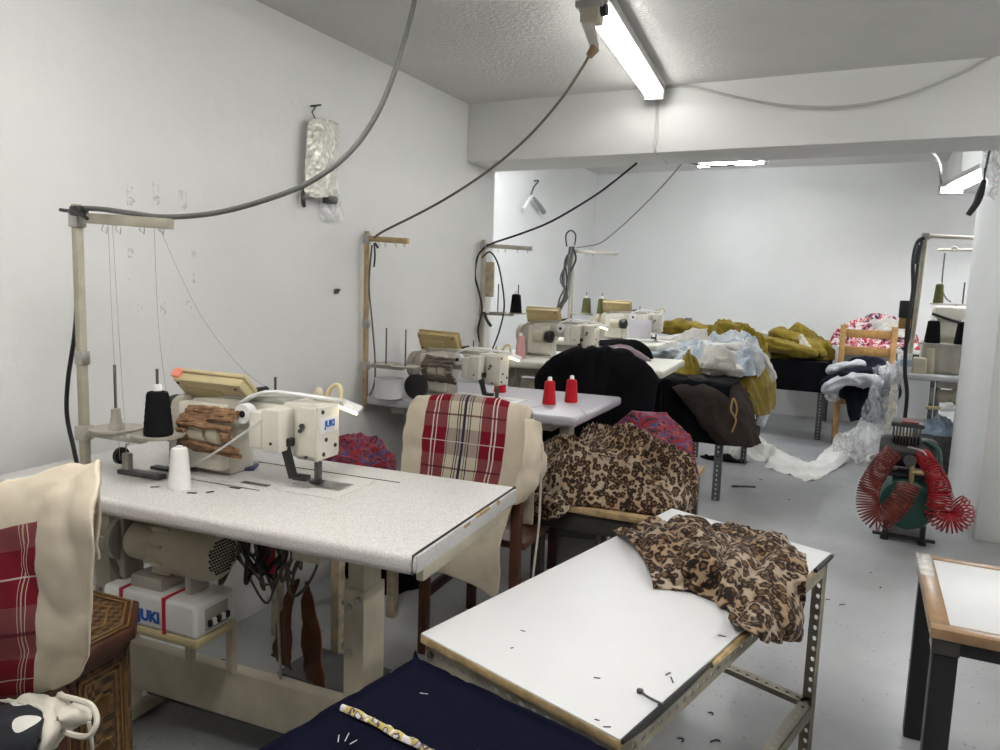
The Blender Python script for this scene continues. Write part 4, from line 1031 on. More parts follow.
# leopard cloth lying over its far right corner
nE = V((d_.y, -d_.x, 0)).normalized()
def Pe(u, v, off=.02):
    r = ray(u, v); p0 = V((wb.x, wb.y, 0)) + nE * off; k = (p0 - V((0, 0, CH))).dot(nE) / r.dot(nE); return V((0, 0, CH)) + r * k
def Z(u, v, h): return Pz(u, v, ZT + h)
g = [[Z(612, 529, .006), Z(640, 524, .03), Z(672, 519, .03), Z(708, 520, .03), Z(742, 521, .03), Z(776, 533, .03), Z(808, 551, .012)],
     [Z(620, 534, .022), Z(648, 531, .045), Z(680, 530, .05), Z(714, 533, .055), Z(748, 536, .045), Z(780, 548, .04), Z(810, 566, .02)],
     [Z(632, 543, .022), Z(660, 543, .045), Z(690, 545, .06), Z(720, 549, .06), Z(752, 553, .045), Z(782, 567, .04), Z(806, 583, .022)],
     [Z(642, 556, .018), Z(670, 558, .04), Z(698, 562, .055), Z(724, 567, .06), Z(752, 574, .04), Z(780, 586, .03), Pe(806, 603, .02)],
     [Z(649, 571, .012), Z(678, 574, .03), Z(703, 578, .03), Z(726, 587, .035), Z(750, 598, .025), Pe(776, 612, .030), Pe(805, 622, .035)],
     [Z(653, 586, .006), Z(684, 588, .006), Z(708, 595, .006), Z(726, 606, .006), Z(742, 616, .008), Pe(766, 630, .04), Pe(802, 636, .04)],
     [Z(654, 588, .004), Z(685, 591, .004), Z(709, 599, .004), Z(727, 609, .004), Pe(741, 622, .012), Pe(762, 641, .035), Pe(800, 642, .036)]]
ob = sheet('leopard_cloth', LEO2, g, res=(14, 14), wr=(.020, 8.5, 8), thick=.003, stretch=(1.5, .7, 1), post=lambda p: V((p.x, p.y, max(p.z, ZT + .003))) if (V((p.x, p.y, 0)) - V((wb.x, wb.y, 0))).dot(nE) < .004 else p)
tag(ob, 'rumpled leopard print cloth draped over the far corner of the white-topped table', 'cloth', 'leopard print fabric')

# ------------------------------------------------------------------ black legged table at the right edge
t = thing('work_table', 'white table with brown taped border and square black legs at the right edge', 'table', (.197, 1.906, 0))
Wt, Dt, zt = .95, .56, .55
MB().box(0, Wt, 0, Dt, zt - .022, zt - .001, bev=.004).build('board', WHITE, t)
MB().box(-.0015, Wt, -.0015, .042, zt - .024, zt + .0006, bev=.002).build('taped_border', TAPE, t)
MB().box(-.0015, Wt, Dt - .035, Dt + .0015, zt - .024, zt + .0006, bev=.002).build('taped_border', TAPE, t)
MB().box(-.002, .040, .03, Dt - .02, zt - .025, zt + .0009, bev=.002).build('taped_border', TAPE, t)
MB().box(-.003, .034, Dt - .19, Dt + .002, zt - .026, zt + .0016, bev=.002).build('clear_tape', CLTAPE, t)
MB().box(.012, Wt - .012, .012, .030, zt - .06, zt - .023, bev=.002).box(.012, Wt - .012, Dt - .03, Dt - .012, zt - .06, zt - .023, bev=.002).box(.012, .03, .03, Dt - .03, zt - .06, zt - .023, bev=.002).build('frame', BLACK, t)
for x in (.008, Wt - .062):
    for y in (.010, Dt - .064): MB().box(x, x + .052, y, y + .052, 0, zt - .024, bev=.003).build('leg', M('black_painted_wood', (.014, .014, .015), .4, var=.3), t)
MB().box(.004, .062, .003, .066, zt - .062, zt - .022, bev=.004).build('tape_wrap', M('dark_clear_tape', (.05, .045, .04), .15), t)

# ------------------------------------------------------------------ low table with leopard and floral piles
t = thing('low_table', 'low plywood table buried under the leopard and floral fabric piles', 'table', (-.80, 2.78, 0), rad(1))
MB().box(-.235, .235, -.44, .44, .53, .552, bev=.002).build('tabletop', PLY, t)
for x in (-.22, .18):
    for y in (-.42, .38): MB().box(x, x + .04, y, y + .04, 0, .53, bev=.003).build('leg', M('dark_grey_wood', (.05, .045, .04), .6), t)
MB().box(-.22, .22, -.42, -.40, .46, .53, bev=.003).build('front_rail', M('dark_grey_wood', (.05, .045, .04), .6), t)
def mkdrape(x0, x1, y0, y1, zt):
    def f(q):
        q = q.copy(); h = max(q.z - zt, .001); r = h + .012
        def fold_(ov): 
            arc = r * PI / 2
            if ov < arc: a = ov / r; return r * math.sin(a), -.012 + r * math.cos(a)
            return r + .07 * (ov - arc), -.012 - (ov - arc)
        ox = oy = 0; z = q.z
        if q.x > x1: o_, dz = fold_(q.x - x1); q.x = x1 + o_; z = min(z, zt + dz)
        elif q.x < x0: o_, dz = fold_(x0 - q.x); q.x = x0 - o_; z = min(z, zt + dz)
        if q.y < y0: o_, dz = fold_(y0 - q.y); q.y = y0 - o_; z = min(z, zt + dz)
        elif q.y > y1: o_, dz = fold_(q.y - y1); q.y = y1 + o_; z = min(z, zt + dz)
        q.z = max(z, .02); return q
    return f
tag(heap('leopard_pile', LEO, (-.835, 2.60, .555), .40, .25, .185, 3, amp=.075, fs=5.5, p=3.2, out=.10, na=190, nr=70, post=mkdrape(-1.10, -.57, 2.335, 3.22, .552), stretch=(.7, 1, 1.6)), 'big heap of leopard print fabric on the low plywood table', 'fabric pile', 'leopard print fabric')
tag(heap('floral_pile', RBF, (-.83, 2.96, .555), .29, .19, .20, 8, amp=.07, fs=7, p=2.6, out=.12, na=150, nr=50, post=mkdrape(-1.10, -.57, 2.335, 3.22, .552)), 'red and blue floral fabric heaped behind the leopard pile', 'fabric pile', 'red and blue floral fabric')
# leopard end drooping at the left
g = [[V((-1.02, 2.45, .60)), V((-.95, 2.40, .61)), V((-.87, 2.36, .60))], [V((-1.04, 2.39, .565)), V((-.95, 2.335, .575)), V((-.86, 2.32, .57))], [V((-1.04, 2.345, .52)), V((-.95, 2.305, .525)), V((-.86, 2.305, .545))], [V((-1.0, 2.335, .50)), V((-.94, 2.308, .495)), V((-.87, 2.312, .53))]]
tag(sheet('leopard_cloth', LEO, g, res=(9, 9), wr=(.012, 14, 5), thick=.004), 'leopard print end drooping over the left front edge of the low table', 'cloth', 'leopard print fabric')

# bench with red and blue fabric between the first two stations
t = thing('low_bench', 'low bench with pale wooden legs holding the red and blue floral heap', 'bench', (-1.68, 2.13, 0))
MB().box(-.2, .14, -.2, .2, .40, .425, bev=.003).build('seat', PLY, t)
for x in (-.18, .095):
    for y in (-.185, .15): MB().box(x, x + .035, y, y + .035, 0, .40, bev=.003).build('leg', PALEWOOD, t)
tag(heap('floral_pile', RBF, (-1.66, 2.14, .427), .20, .19, .31, 15, amp=.06, fs=8, p=3, out=.1, na=120, nr=44), 'red and blue floral fabric heap between the two nearest sewing tables', 'fabric pile', 'red and blue floral fabric')
tag(heap('white_rag', OFFW, (-1.84, 2.05, .427), .07, .07, .22, 4, amp=.05, fs=12, na=60, nr=20), 'small pale rag beside the red and blue heap by the wall', 'rag')
# things under the second table
t = thing('storage_box', 'grey ribbed cardboard box standing on the floor below the lilac grey table', 'box', (-.955, 2.66, 0), rad(12))
MB().box(-.09, .09, -.1, .1, 0, .40, bev=.004).build('box_body', GREYCARD, t)
MB().box(-.07, .09, -.104, -.1, .20, .36, bev=.001).box(-.03, .02, -.106, -.1, .06, .13, bev=.001).build('pale_paper', M('grey_paper', (.25, .25, .24), .8), t)
tag(heap('navy_bag', NAVYG, (-.74, 2.66, 0), .15, .15, .42, 6, amp=.05, fs=6, p=3, na=80, nr=30), 'dark navy cloth bag on the floor below the low table', 'bag')
t = thing('red_bobbin', 'small red strip sticking out below the leopard cloth end', 'strip', Py(518, 519, 2.55))
MB().box(-.04, .04, -.006, .006, -.012, .012, bev=.003, mat=Matrix.Rotation(rad(-18), 4, 'Y')).build('strip', RED, t)
t = thing('floor_mat', 'dark grey flat mat on the floor behind the cream stand leg', 'mat', Pz(335, 672, 0))
MB().box(-.16, .16, -.10, .10, 0, .006, bev=.002).build('mat', GREYCARD, t)
tag(heap('black_bag', BLKC, (-1.80, 2.60, 0), .2, .15, .26, 12, amp=.04, fs=6, p=3, na=70, nr=26), 'black bundle on the floor by the wall under the lilac grey table', 'bag')

# ------------------------------------------------------------------ chair with black garment
chair('wooden_chair', 'chair hidden under the big black garment behind the lilac grey table', (-1.22, 3.54, 0), 0, DWOOD, W=.46, D=.24, top=.92)
gx = (-1.55, -1.50, -1.38, -1.22, -1.06, -.95, -.90)
def rC(y, z, dz): return [V((x, y, z + k)) for x, k in zip(gx, dz)]
arc = (-.16, -.07, -.01, .01, 0, -.06, -.14)
g = [rC(3.70, .45, (0,) * 7), rC(3.70, .80, (-.05, -.02, 0, 0, 0, -.02, -.06)), rC(3.67, .97, arc), rC(3.62, .99, arc), rC(3.585, .93, arc), rC(3.56, .75, (-.1, -.03, 0, 0, 0, -.03, -.08)), rC(3.53, .5, (0,) * 7), rC(3.515, .25, (0, .02, 0, .03, 0, .02, 0))]
tag(sheet('black_garment', BLKC, g, res=(8, 8), wr=(.016, 5, 31), thick=.01, stretch=(1.6, 1, .6)), 'large black garment thrown over the chair behind the lilac grey table', 'garment', 'black garments')

# ------------------------------------------------------------------ long cloth covered table behind it
t = thing('work_table', 'angle iron table under black cloth and brown jacket in the middle of the room', 'table', (-.95, 5.27, 0))
MB().box(-.21, .22, -.60, .62, .715, .738, bev=.003).build('tabletop', PLY, t)
for x, sx_ in ((-.20, 1), (.215, -1)):
    for y, sy_ in ((-.59, 1), (.60, -1)): MB().angle((x, y, 0), (x, y, .715), (sx_, 0, 0), (0, sy_, 0), .045, .003).build('leg', AIROND, t)
dr = mkdrape(-1.17, -.725, 4.66, 5.9, .742)
g = [[dr(V((x, y, .752))) for x in (-1.30, -1.21, -1.12, -1.0, -.88, -.78, -.70)] for y in (5.5, 5.1, 4.85, 4.72, 4.66, 4.60, 4.54, 4.44, 4.33, 4.27)]
tag(sheet('black_cloth', BLKC, g, res=(7, 6), wr=(.008, 6, 17), thick=.006, stretch=(1.5, 1, .5)), 'black cloth hanging over the front of the middle table', 'cloth', 'black garments')
def pyg(rows): return [[Py(*q) for q in r] for r in rows]
g = pyg([[(664, 377, 5.05), (685, 372, 5.15), (708, 371, 5.25), (730, 377, 5.3), (746, 386, 5.3)],
         [(666, 381, 4.80), (688, 379, 4.80), (712, 382, 4.82), (736, 389, 4.92), (750, 399, 5.1)],
         [(672, 387, 4.63), (694, 388, 4.62), (716, 393, 4.61), (740, 401, 4.74), (753, 413, 5.0)],
         [(690, 410, 4.58), (703, 412, 4.56), (720, 417, 4.56), (745, 423, 4.66), (757, 428, 4.92)],
         [(704, 429, 4.57), (711, 431, 4.54), (726, 437, 4.53), (748, 440, 4.62), (761, 440, 4.88)],
         [(711, 438, 4.58), (718, 443, 4.56), (731, 446, 4.55), (750, 447, 4.64), (762, 443, 4.88)]])
tag(sheet('brown_jacket', BROWNC, g, res=(10, 10), wr=(.014, 6, 23), thick=.008, stretch=(1.6, 1.2, .5)), 'brown grey jacket hanging over the front corner of the middle table', 'garment')
MBz = MB().tube([Py(733, 398, 4.56), Py(731, 410, 4.55), Py(736, 420, 4.55), Py(732, 432, 4.55)], .006, n=6, res=5).tube([Py(734, 398, 4.56), Py(737, 408, 4.55), Py(735, 418, 4.55)], .005, n=6, res=4)
tag(MBz.build('tan_drawstring', M('tan_string', (.40, .24, .09), .8)), 'tan drawstring dangling from the brown jacket', 'string')
piles = [
 ('white_garments', PALEB, (-.96, 5.42, .752), .30, .36, .15, 41, .06, 'white and pale blue garments piled on the middle table'),
 ('white_garments', OFFW, (-.88, 5.12, .80), .13, .11, .12, 43, .05, 'crumpled off-white garment at the front of the middle table pile'),
 ('mustard_garment', MUST, (-1.05, 5.05, .76), .10, .12, .12, 44, .05, 'small mustard garment squeezed beside the cream tabletop'),
]
for n_, m_, c_, rx, ry, h, sd, am, lab in piles:
    tag(heap(n_, m_, c_, rx, ry, h, sd, amp=am * 1.3, fs=8, na=110, nr=40, p=2.6), lab, 'garment', 'garments on the middle table')
dr2 = mkdrape(-1.17, -.70, 4.66, 5.95, .76)
g = pyg([[(728, 370, 5.30), (745, 362, 5.45), (760, 360, 5.65), (768, 366, 5.8)],
         [(738, 384, 5.22), (752, 379, 5.35), (767, 377, 5.55), (774, 381, 5.75)],
         [(747, 400, 5.22), (758, 397, 5.34), (770, 396, 5.55), (775, 400, 5.75)],
         [(752, 413, 5.24), (760, 416, 5.36), (769, 413, 5.55), (773, 408, 5.75)]])
tag(sheet('mustard_garment', MUST, g, res=(9, 9), wr=(.018, 7, 19), thick=.008, stretch=(1, 1.6, .5)), 'mustard garment hanging over the aisle side of the middle table', 'garment', 'garments on the middle table')
tag(heap('white_garments', PALEB, (-.72, 5.50, .80), .13, .18, .16, 47, amp=.06, fs=9, na=90, nr=34, post=dr2), 'white sleeve bundle over the aisle edge of the middle table', 'garment', 'garments on the middle table')
g = [[V((-.66, 5.55, .50)), V((-.63, 5.72, .52)), V((-.63, 5.86, .50))], [V((-.63, 5.55, .42)), V((-.60, 5.72, .40)), V((-.60, 5.86, .42))], [V((-.65, 5.57, .36)), V((-.61, 5.72, .33)), V((-.62, 5.84, .35))]]
tag(sheet('grey_lining', GREYW, g, res=(8, 8), wr=(.02, 9, 29), thick=.006), 'pale grey lining hanging under the mustard garment', 'garment', 'garments on the middle table')
for m_, pts, r, sd, lab in (
 (PALEB, [(650, 352, 6.0), (672, 356, 5.7), (694, 362, 5.4), (716, 366, 5.2)], .085, 3, 'pale blue and white sleeve running along the front of the middle table heap'),
 (OFFW, [(690, 345, 5.9), (712, 352, 5.6), (735, 350, 5.5), (752, 356, 5.5)], .085, 5, 'off-white garment roll on the crest of the middle table heap'),
 (OFFW, [(700, 374, 5.15), (722, 368, 5.12), (742, 376, 5.2)], .075, 7, 'off-white bundle just above the brown jacket'),
 (PALEB, [(668, 345, 6.1), (690, 350, 6.0), (712, 344, 6.0)], .08, 9, 'pale sleeve lying between the crest roll and the fourth machine'),
 (MUST, [(664, 378, 5.1), (676, 381, 5.05), (694, 382, 5.0)], .06, 11, 'mustard roll showing beside the edge of the cream tabletop'),
 (LILACW, [(712, 362, 5.3), (722, 356, 5.4), (738, 366, 5.35), (748, 374, 5.3)], .07, 13, 'white and lilac sleeve drooping toward the mustard garment'),
 (OFFW, [(752, 350, 5.7), (762, 358, 5.7), (770, 372, 5.7), (772, 384, 5.7)], .05, 15, 'white strip falling along the mustard garment at the aisle')):
    tag(roll('white_garment' if m_ is not MUST else 'mustard_garment', m_, [Py(*q) for q in pts], r, sd), lab, 'garment', 'garments on the middle table')
for m_, pts, r, sd, lab in (
 (MUST, [(655, 330, 6.7), (680, 327, 6.7), (705, 332, 6.7), (722, 338, 6.7)], .10, 21, 'mustard sleeve stretched along the dark mustard heap'),
 (OFFW, [(640, 338, 6.3), (662, 343, 6.3), (690, 338, 6.3)], .09, 23, 'off-white roll lying just right of the farthest left machine')):
    tag(roll('mustard_garment' if m_ is MUST else 'white_garment', m_, [Py(*q) for q in pts], r, sd), lab, 'garment', 'garments on the buried table')
for m_, pts, r, sd, lab in (
 (MUST, [(738, 350, 7.35), (760, 343, 7.35), (785, 347, 7.3), (818, 355, 7.3)], .10, 31, 'mustard fold along the front edge of the skirted table'),
 (MUST, [(770, 332, 7.6), (792, 338, 7.5), (812, 349, 7.4), (826, 356, 7.4)], .09, 33, 'mustard sleeve sloping down to the right end of the skirted table'),
 (OFFW, [(744, 340, 7.45), (754, 336, 7.45), (768, 334, 7.45)], .05, 35, 'white cuff on the left shoulder of the mustard heap')):
    tag(roll('mustard_garment' if m_ is MUST else 'white_garment', m_, [Py(*q) for q in pts], r, sd), lab, 'garment', 'garments on the skirted table')
# folded cloth and black cloth on the fourth table
tag(heap('folded_cloth', MAUVE, (-1.31, 4.30, .892), .19, .09, .075, 51, amp=.025, fs=6, p=4, out=.06, na=90, nr=34, stretch=(.5, 1, 2)), 'mauve folded cloth on the cream top of the third sewing table', 'cloth')
tag(heap('black_cloth', BLKC, (-1.36, 4.45, .892), .20, .075, .105, 53, amp=.03, fs=5, p=2.4, out=.1, na=90, nr=34), 'black cloth heaped behind the mauve folded cloth', 'cloth', 'black garments')
t = thing('buried_table', 'table behind the fourth station, buried under pale and mustard garments', 'table', (-1.05, 6.45, 0))
MB().box(-.55, .30, -.36, .36, .74, .765, bev=.003).build('tabletop', PLY, t)
for x in (-.53, .26):
    for y in (-.34, .30): MB().box(x, x + .04, y, y + .04, 0, .74, bev=.003).build('leg', M('dark_grey_wood', (.05, .045, .04), .6), t)
for n_, m_, c_, rx, ry, h, sd, am, lab in (
 ('mustard_garment', MUST, (-1.02, 6.62, .77), .34, .20, .27, 61, .06, 'dark mustard garments heaped behind the farthest left machine'),
 ('white_garments', OFFW, (-1.28, 6.30, .77), .20, .18, .20, 63, .06, 'off-white garments just right of the farthest left machine'),
 ('white_garments', PALEB, (-.96, 6.24, .77), .28, .17, .17, 65, .06, 'pale garments in front of the dark mustard heap')):
    tag(heap(n_, m_, c_, rx, ry, h, sd, amp=am * 1.3, fs=8, na=110, nr=40, p=2.4), lab, 'garment', 'garments on the buried table')
q = Py(688, 322, 6.75)
t = thing('grey_tube', 'short grey tube standing up behind the dark mustard garments', 'tube', (q.x, 6.76, .765))
MB().lathe([(.035, 0), (.035, .31), (.028, .312), (.028, .05), (.01, .05)], n=18).build('tube', M('grey_plastic', (.13, .14, .16), .5), t)

# ------------------------------------------------------------------ mustard table at the back
t = thing('work_table', 'black skirted table with the mustard garments near the back wall', 'table', (-.615, 7.85, 0))
MB().box(-.36, .34, -.60, .62, .69, .715, bev=.003).build('tabletop', BLACK, t)
for x, sx_ in ((-.35, 1), (.335, -1)):
    for y, sy_ in ((-.59, 1), (.60, -1)): MB().angle((x, y, 0), (x, y, .69), (sx_, 0, 0), (0, sy_, 0), .05, .003).build('leg', AIROND, t)
g = [[V((x, -.61 - .01 * (i % 2), z)) for i, x in enumerate((-.37, -.2, 0, .2, .345))] for z in (.717, .62, .52, .44)]
sheet('black_skirt', BLKC, g, res=(8, 6), wr=(.006, 6, 3), thick=.006, parent=t)
g = [[V((.345 + .005 * (i % 2), y, z)) for i, y in enumerate((-.6, -.4, -.1, .2, .5))] for z in (.717, .62, .52, .44)]
sheet('side_skirt', BLKC, g, res=(8, 6), wr=(.006, 6, 5), thick=.006, parent=t)
tag(heap('mustard_garment', MUST, (-.60, 7.65, .72), .38, .28, .24, 71, amp=.09, fs=7, p=1.9, na=140, nr=50), 'mustard garments heaped on the black skirted table', 'garment', 'garments on the skirted table')
g = [[V((-.55, 7.38, .93)), V((-.52, 7.36, .95)), V((-.49, 7.36, .93))], [V((-.52, 7.33, .87)), V((-.48, 7.30, .90)), V((-.44, 7.31, .86))], [V((-.47, 7.28, .79)), V((-.42, 7.26, .81)), V((-.37, 7.28, .77))]]
tag(sheet('white_sleeve', OFFW, g, res=(7, 8), wr=(.012, 14, 7), thick=.01), 'white sleeve lying across the mustard heap', 'garment', 'garments on the skirted table')
tag(heap('white_garments', OFFW, (-.88, 7.45, .72), .12, .14, .17, 73, amp=.05, fs=9, na=80, nr=30), 'small white garment at the left end of the mustard heap', 'garment', 'garments on the skirted table')

# ------------------------------------------------------------------ pine chair with navy garments, back table
chair('wooden_chair', 'yellow pine ladder-back chair near the back wall loaded with navy garments', (.045, 7.30, 0), rad(2), PINE, W=.47, D=.42, seat=.46, top=1.06, slats=((.945, 1.02), (.785, .865)), post=.05)
drc = mkdrape(-.20, .28, 7.09, 7.5, .47)
tag(heap('navy_garment', NAVYG, (.02, 7.24, .475), .32, .24, .25, 81, amp=.07, fs=6, p=2.4, na=130, nr=46, post=drc), 'navy and grey garments piled on the pine chair seat', 'garment', 'garments on the pine chair')
tag(roll('grey_garment', GREYW, [Py(822, 392, 6.95), Py(840, 382, 6.95), Py(862, 380, 6.95), Py(884, 384, 6.95)], .085, 83), 'pale grey garment hanging over the front of the pine chair', 'garment', 'garments on the pine chair')
tag(roll('grey_garment', GREYW, [Py(826, 372, 7.05), Py(845, 366, 7.08), Py(866, 364, 7.1)], .06, 85), 'pale grey fold across the top of the pine chair pile', 'garment', 'garments on the pine chair')
tag(roll('navy_garment', NAVYG, [Py(820, 384, 6.98), Py(842, 375, 6.98), Py(866, 372, 7.0), Py(886, 376, 7.0)], .06, 87), 'navy stripe between the grey folds on the pine chair', 'garment', 'garments on the pine chair')
g = [[V((-.24, 7.02, .60)), V((-.20, 6.98, .62)), V((-.13, 6.97, .60))], [V((-.27, 7.0, .52)), V((-.22, 6.96, .50)), V((-.15, 6.95, .50))], [V((-.25, 7.0, .43)), V((-.20, 6.97, .40)), V((-.14, 6.97, .43))]]
tag(sheet('plastic_wrap', BAGF, g, res=(8, 8), wr=(.025, 9, 37), thick=.0), 'milky plastic wrap hanging at the left of the pine chair pile', 'plastic')
g = [[V((-.10 + .1 * i, 6.99 + .02 * (i % 2), .50)) for i in range(4)], [V((-.08 + .1 * i, 6.96 + .02 * (i % 2), .36)) for i in range(4)], [V((-.04 + .09 * i, 6.97, .24 + .03 * (i % 2))) for i in range(4)]]
tag(sheet('navy_garment', NAVYG, g, res=(8, 8), wr=(.02, 7, 39), thick=.008), 'navy garment dangling in front of the pine chair seat', 'garment', 'garments on the pine chair')
t = thing('work_table', 'grey table by the back wall carrying the red and white garments', 'table', (.20, 8.18, 0))
MB().box(-.42, .50, -.33, .36, .80, .835, bev=.004).build('tabletop', LAM5, t)
MB().box(-.40, .48, -.31, -.29, .60, .80, bev=.003).build('apron', GREYCARD, t)
for x in (-.40, .44):
    for y in (-.31, .30): MB().box(x, x + .04, y, y + .04, 0, .80, bev=.003).build('leg', DSTEEL, t)
tag(heap('red_white_garment', RWF, (.08, 8.14, .838), .40, .26, .27, 91, amp=.06, fs=6, p=2.0, na=140, nr=50), 'red, white and navy garments heaped on the back wall table', 'garment', 'garments by the back wall')
tag(heap('white_garments', OFFW, (.16, 8.02, .95), .19, .12, .15, 93, amp=.05, fs=8, na=90, nr=34), 'white garment on top of the red and white heap', 'garment', 'garments by the back wall')

# ------------------------------------------------------------------ right hand machine behind the column
t5x, t5y = .135, 6.24
sewing_table('sewing_table', 'grey-topped sewing table at the right, cut off by the white pillar', (t5x, t5y), 0, .95, .55, LAM5, ctrl=False, z=.757, leg_x=(.12, .8), motor_x=.55)
t = thing('overlock_machine', 'cream overlock machine on the grey table beside the pillar', 'sewing machine', (t5x + .50, t5y + .28, .757), 0, 'industrial sewing machines')
t.scale = (1.05, 1., 1.5)
MB().box(-.22, .20, -.12, .12, 0, .16, bev=.012).build('base', GREYBEIGE, t)
MB().box(-.20, .20, -.09, .10, .155, .185, bev=.006).build('mid_plate', BEIGE, t)
MB().box(-.17, .20, -.08, .09, .18, .34, bev=.02, seg=3).build('upper_arm', CREAM2, t)
MB().box(-.15, .20, -.09, -.08, .26, .275, bev=.002).build('trim_line', GREYBEIGE, t)
p_ = MB().box(.04, .17, -.0815, -.079, .215, .245, bev=.0005).build('logo_plate', CREAM2, t)
text('JUKI', .03, BLUEL, p_, (.105, -.083, .23), (PI / 2, 0, 0), bold=.001)
for (x, z, w) in ((.02, .08, .04), (.02, .03, .05), (.08, .03, .04)): MB().box(x, x + w, -.128, -.118, z, z + w, bev=.004).build('black_lever', BLACK, t)
MB().box(-.20, -.13, -.14, -.02, .0, .13, bev=.010, taper=.8).build('side_cover', CREAM, t)
MB().tube([(-.18, -.10, .30), (-.05, -.11, .27), (.06, -.11, .25), (.15, -.11, .26)], .008, n=6, res=5).build('black_lever', BLACK, t)
t = thing('thread_stand', 'leaning beige thread stand with black cords at the right-hand machine', 'thread stand', (t5x + .20, t5y + .10, .757), 0, 'thread stands')
pb, pt_ = Py(907, 372, t5y + .10) - t.location, Py(926, 236, t5y + .10) - t.location
MB().cyl(pb, pt_, .020, n=14).build('post', BEIGE, t)
ae = Py(974, 238, t5y + .10) - t.location
MB().cyl(pt_, ae, .014, n=12).build('arm', GREYBEIGE, t)
MB().box(pt_.x - .03, pt_.x + .03, pt_.y - .025, pt_.y + .025, pt_.z - .03, pt_.z + .025, bev=.008).build('arm_joint', STEEL, t)
tb = Py(935, 343, t5y + .02) - t.location; te = Py(975, 343, t5y + .02) - t.location
MB().box(tb.x - .10, te.x, tb.y - .05, tb.y + .05, tb.z - .012, tb.z, bev=.003).build('spool_tray', GREYBEIGE, t)
for i, (u, v, mt, lab, h, r, dy) in enumerate(((932, 342, BLKTH, 'black thread cone at the right machine, left of the two', .17, .062, .02), (962, 343, BLKTH, 'black thread cone at the right machine half behind the pillar', .17, .062, .02))):
    q = Py(u, v, t5y + dy); thread_cone((q.x, q.y, t.location.z + tb.z), mt, lab, h, r * .85, 'black thread cones at the right machine')
q = Py(938, 303, t5y + .30); thread_cone((q.x, q.y, q.z), OLTH, 'olive thread cone on the rear tray of the right machine', .15, .035)
t = thing('thread_stand', 'rear grey spool tray with wire arm behind the right-hand machine', 'thread stand', (q.x, q.y, q.z), 0, 'thread stands')
MB().box(-.05, .32, -.05, .05, -.012, -.001, bev=.003).build('spool_tray', GREYBEIGE, t)
MB().cyl((.12, 0, -.16), (.12, 0, 0), .01, n=10).build('support', GREYBEIGE, t)
MB().cyl((.16, 0, 0), (.16, 0, .16), .006, n=8).build('spool_pin', DSTEEL, t)
a0, a1 = Py(938, 250, t.location.y) - t.location, Py(974, 250, t.location.y) - t.location
MB().cyl(a0, a1, .010, n=10).tube([a1 * .4 + a0 * .6, a1 * .45 + a0 * .55 + V((0, 0, .02)), a1 * .55 + a0 * .45], .012, n=8, res=4).build('arm', GREYBEIGE, t)
MB().tube([Py(945, 253, t.location.y) - t.location, Py(943, 270, t.location.y) - t.location, Py(942, 288, t.location.y) - t.location, Py(946, 298, t.location.y) - t.location, Py(951, 302, t.location.y) - t.location], .006, n=6, res=6).build('wire_tube', RUBBER, t)
yq = t5y - .03
cord('power_cord', [Py(924, 238, t5y + .06), Py(917, 243, t5y + .05), Py(913, 262, t5y + .04), Py(913, 290, t5y + .02), Py(909, 315, yq), Py(906, 345, yq), Py(905, 372, yq), Py(907, 395, yq), Py(904, 425, yq)], .014, BRUB, 'thick black cord falling along the leaning stand post', group='cords at the right machine')
cord('power_cord', [Py(922, 241, t5y + .05), Py(918, 262, t5y + .04), Py(916, 280, t5y + .03), Py(912, 310, t5y), Py(908, 340, yq), Py(902, 350, yq)], .011, BRUB, 'second black cord twisting beside the leaning stand post', group='cords at the right machine')
tag(MB().tube([Py(920, 245, t5y + .03), Py(917, 256, t5y + .03), Py(916, 264, t5y + .03)], .022, n=10, res=4).build('black_plug', BLACK), 'black plug hanging at the top of the leaning stand post', 'plug')
t = thing('switch_box', 'black and brown switch box tied to the leaning stand post', 'switch', Py(904, 314, t5y + .0))
MB().box(-.035, .035, -.03, .03, -.03, .10, bev=.008).build('switch_body', BLACK, t)
MB().box(-.03, .05, -.035, .03, -.11, -.03, bev=.010).build('brown_base', M('amber_plastic', (.22, .12, .03), .5), t)
q = Pz(921, 373, .757)
t = thing('cream_box', 'cream plastic box on the left end of the grey-topped table', 'box', (q.x - .02, t5y + .10, .757))
MB().box(-.05, .05, -.05, .05, 0, .12, bev=.012, taper=.85).build('box_body', CREAM, t)
t = thing('paper_box', 'white and blue carton beside the cream box on the grey-topped table', 'box', (q.x - .12, t5y + .07, .757), rad(15))
MB().box(-.04, .04, -.04, .04, 0, .14, bev=.002).build('carton', WPL, t)
MB().box(-.041, .041, -.041, .041, .05, .10, bev=.001).build('blue_band', M('pale_blue_band', (.40, .47, .56), .6), t)
tag(heap('crumpled_wrapper', BAGF, (t5x + .09, t5y + .08, .759), .10, .07, .06, 95, amp=.04, fs=14, na=70, nr=24), 'crumpled pale wrapper on the corner of the grey-topped table', 'wrapper')
g = [[Py(872, 367, t5y + .06), Py(884, 366, t5y + .05), Py(897, 369, t5y - .02), Py(903, 376, t5y - .03)], [Py(873, 378, t5y - .02), Py(884, 378, t5y - .04), Py(893, 380, t5y - .04), Py(900, 384, t5y - .05)],
     [Py(866, 400, t5y - .06), Py(877, 402, t5y - .08), Py(889, 402, t5y - .08), Py(898, 404, t5y - .08)], [Py(855, 430, t5y - .12), Py(870, 432, t5y - .15), Py(886, 432, t5y - .15), Py(898, 432, t5y - .13)], [Py(846, 448, t5y - .18), Py(865, 452, t5y - .22), Py(884, 452, t5y - .22), Py(898, 450, t5y - .2)]]
tag(sheet('plastic_film', FILM, g, res=(10, 10), wr=(.03, 8, 45), thick=0, stretch=(2.2, 1, .35)), 'clear plastic film hanging from the grey-topped table to the floor', 'plastic')
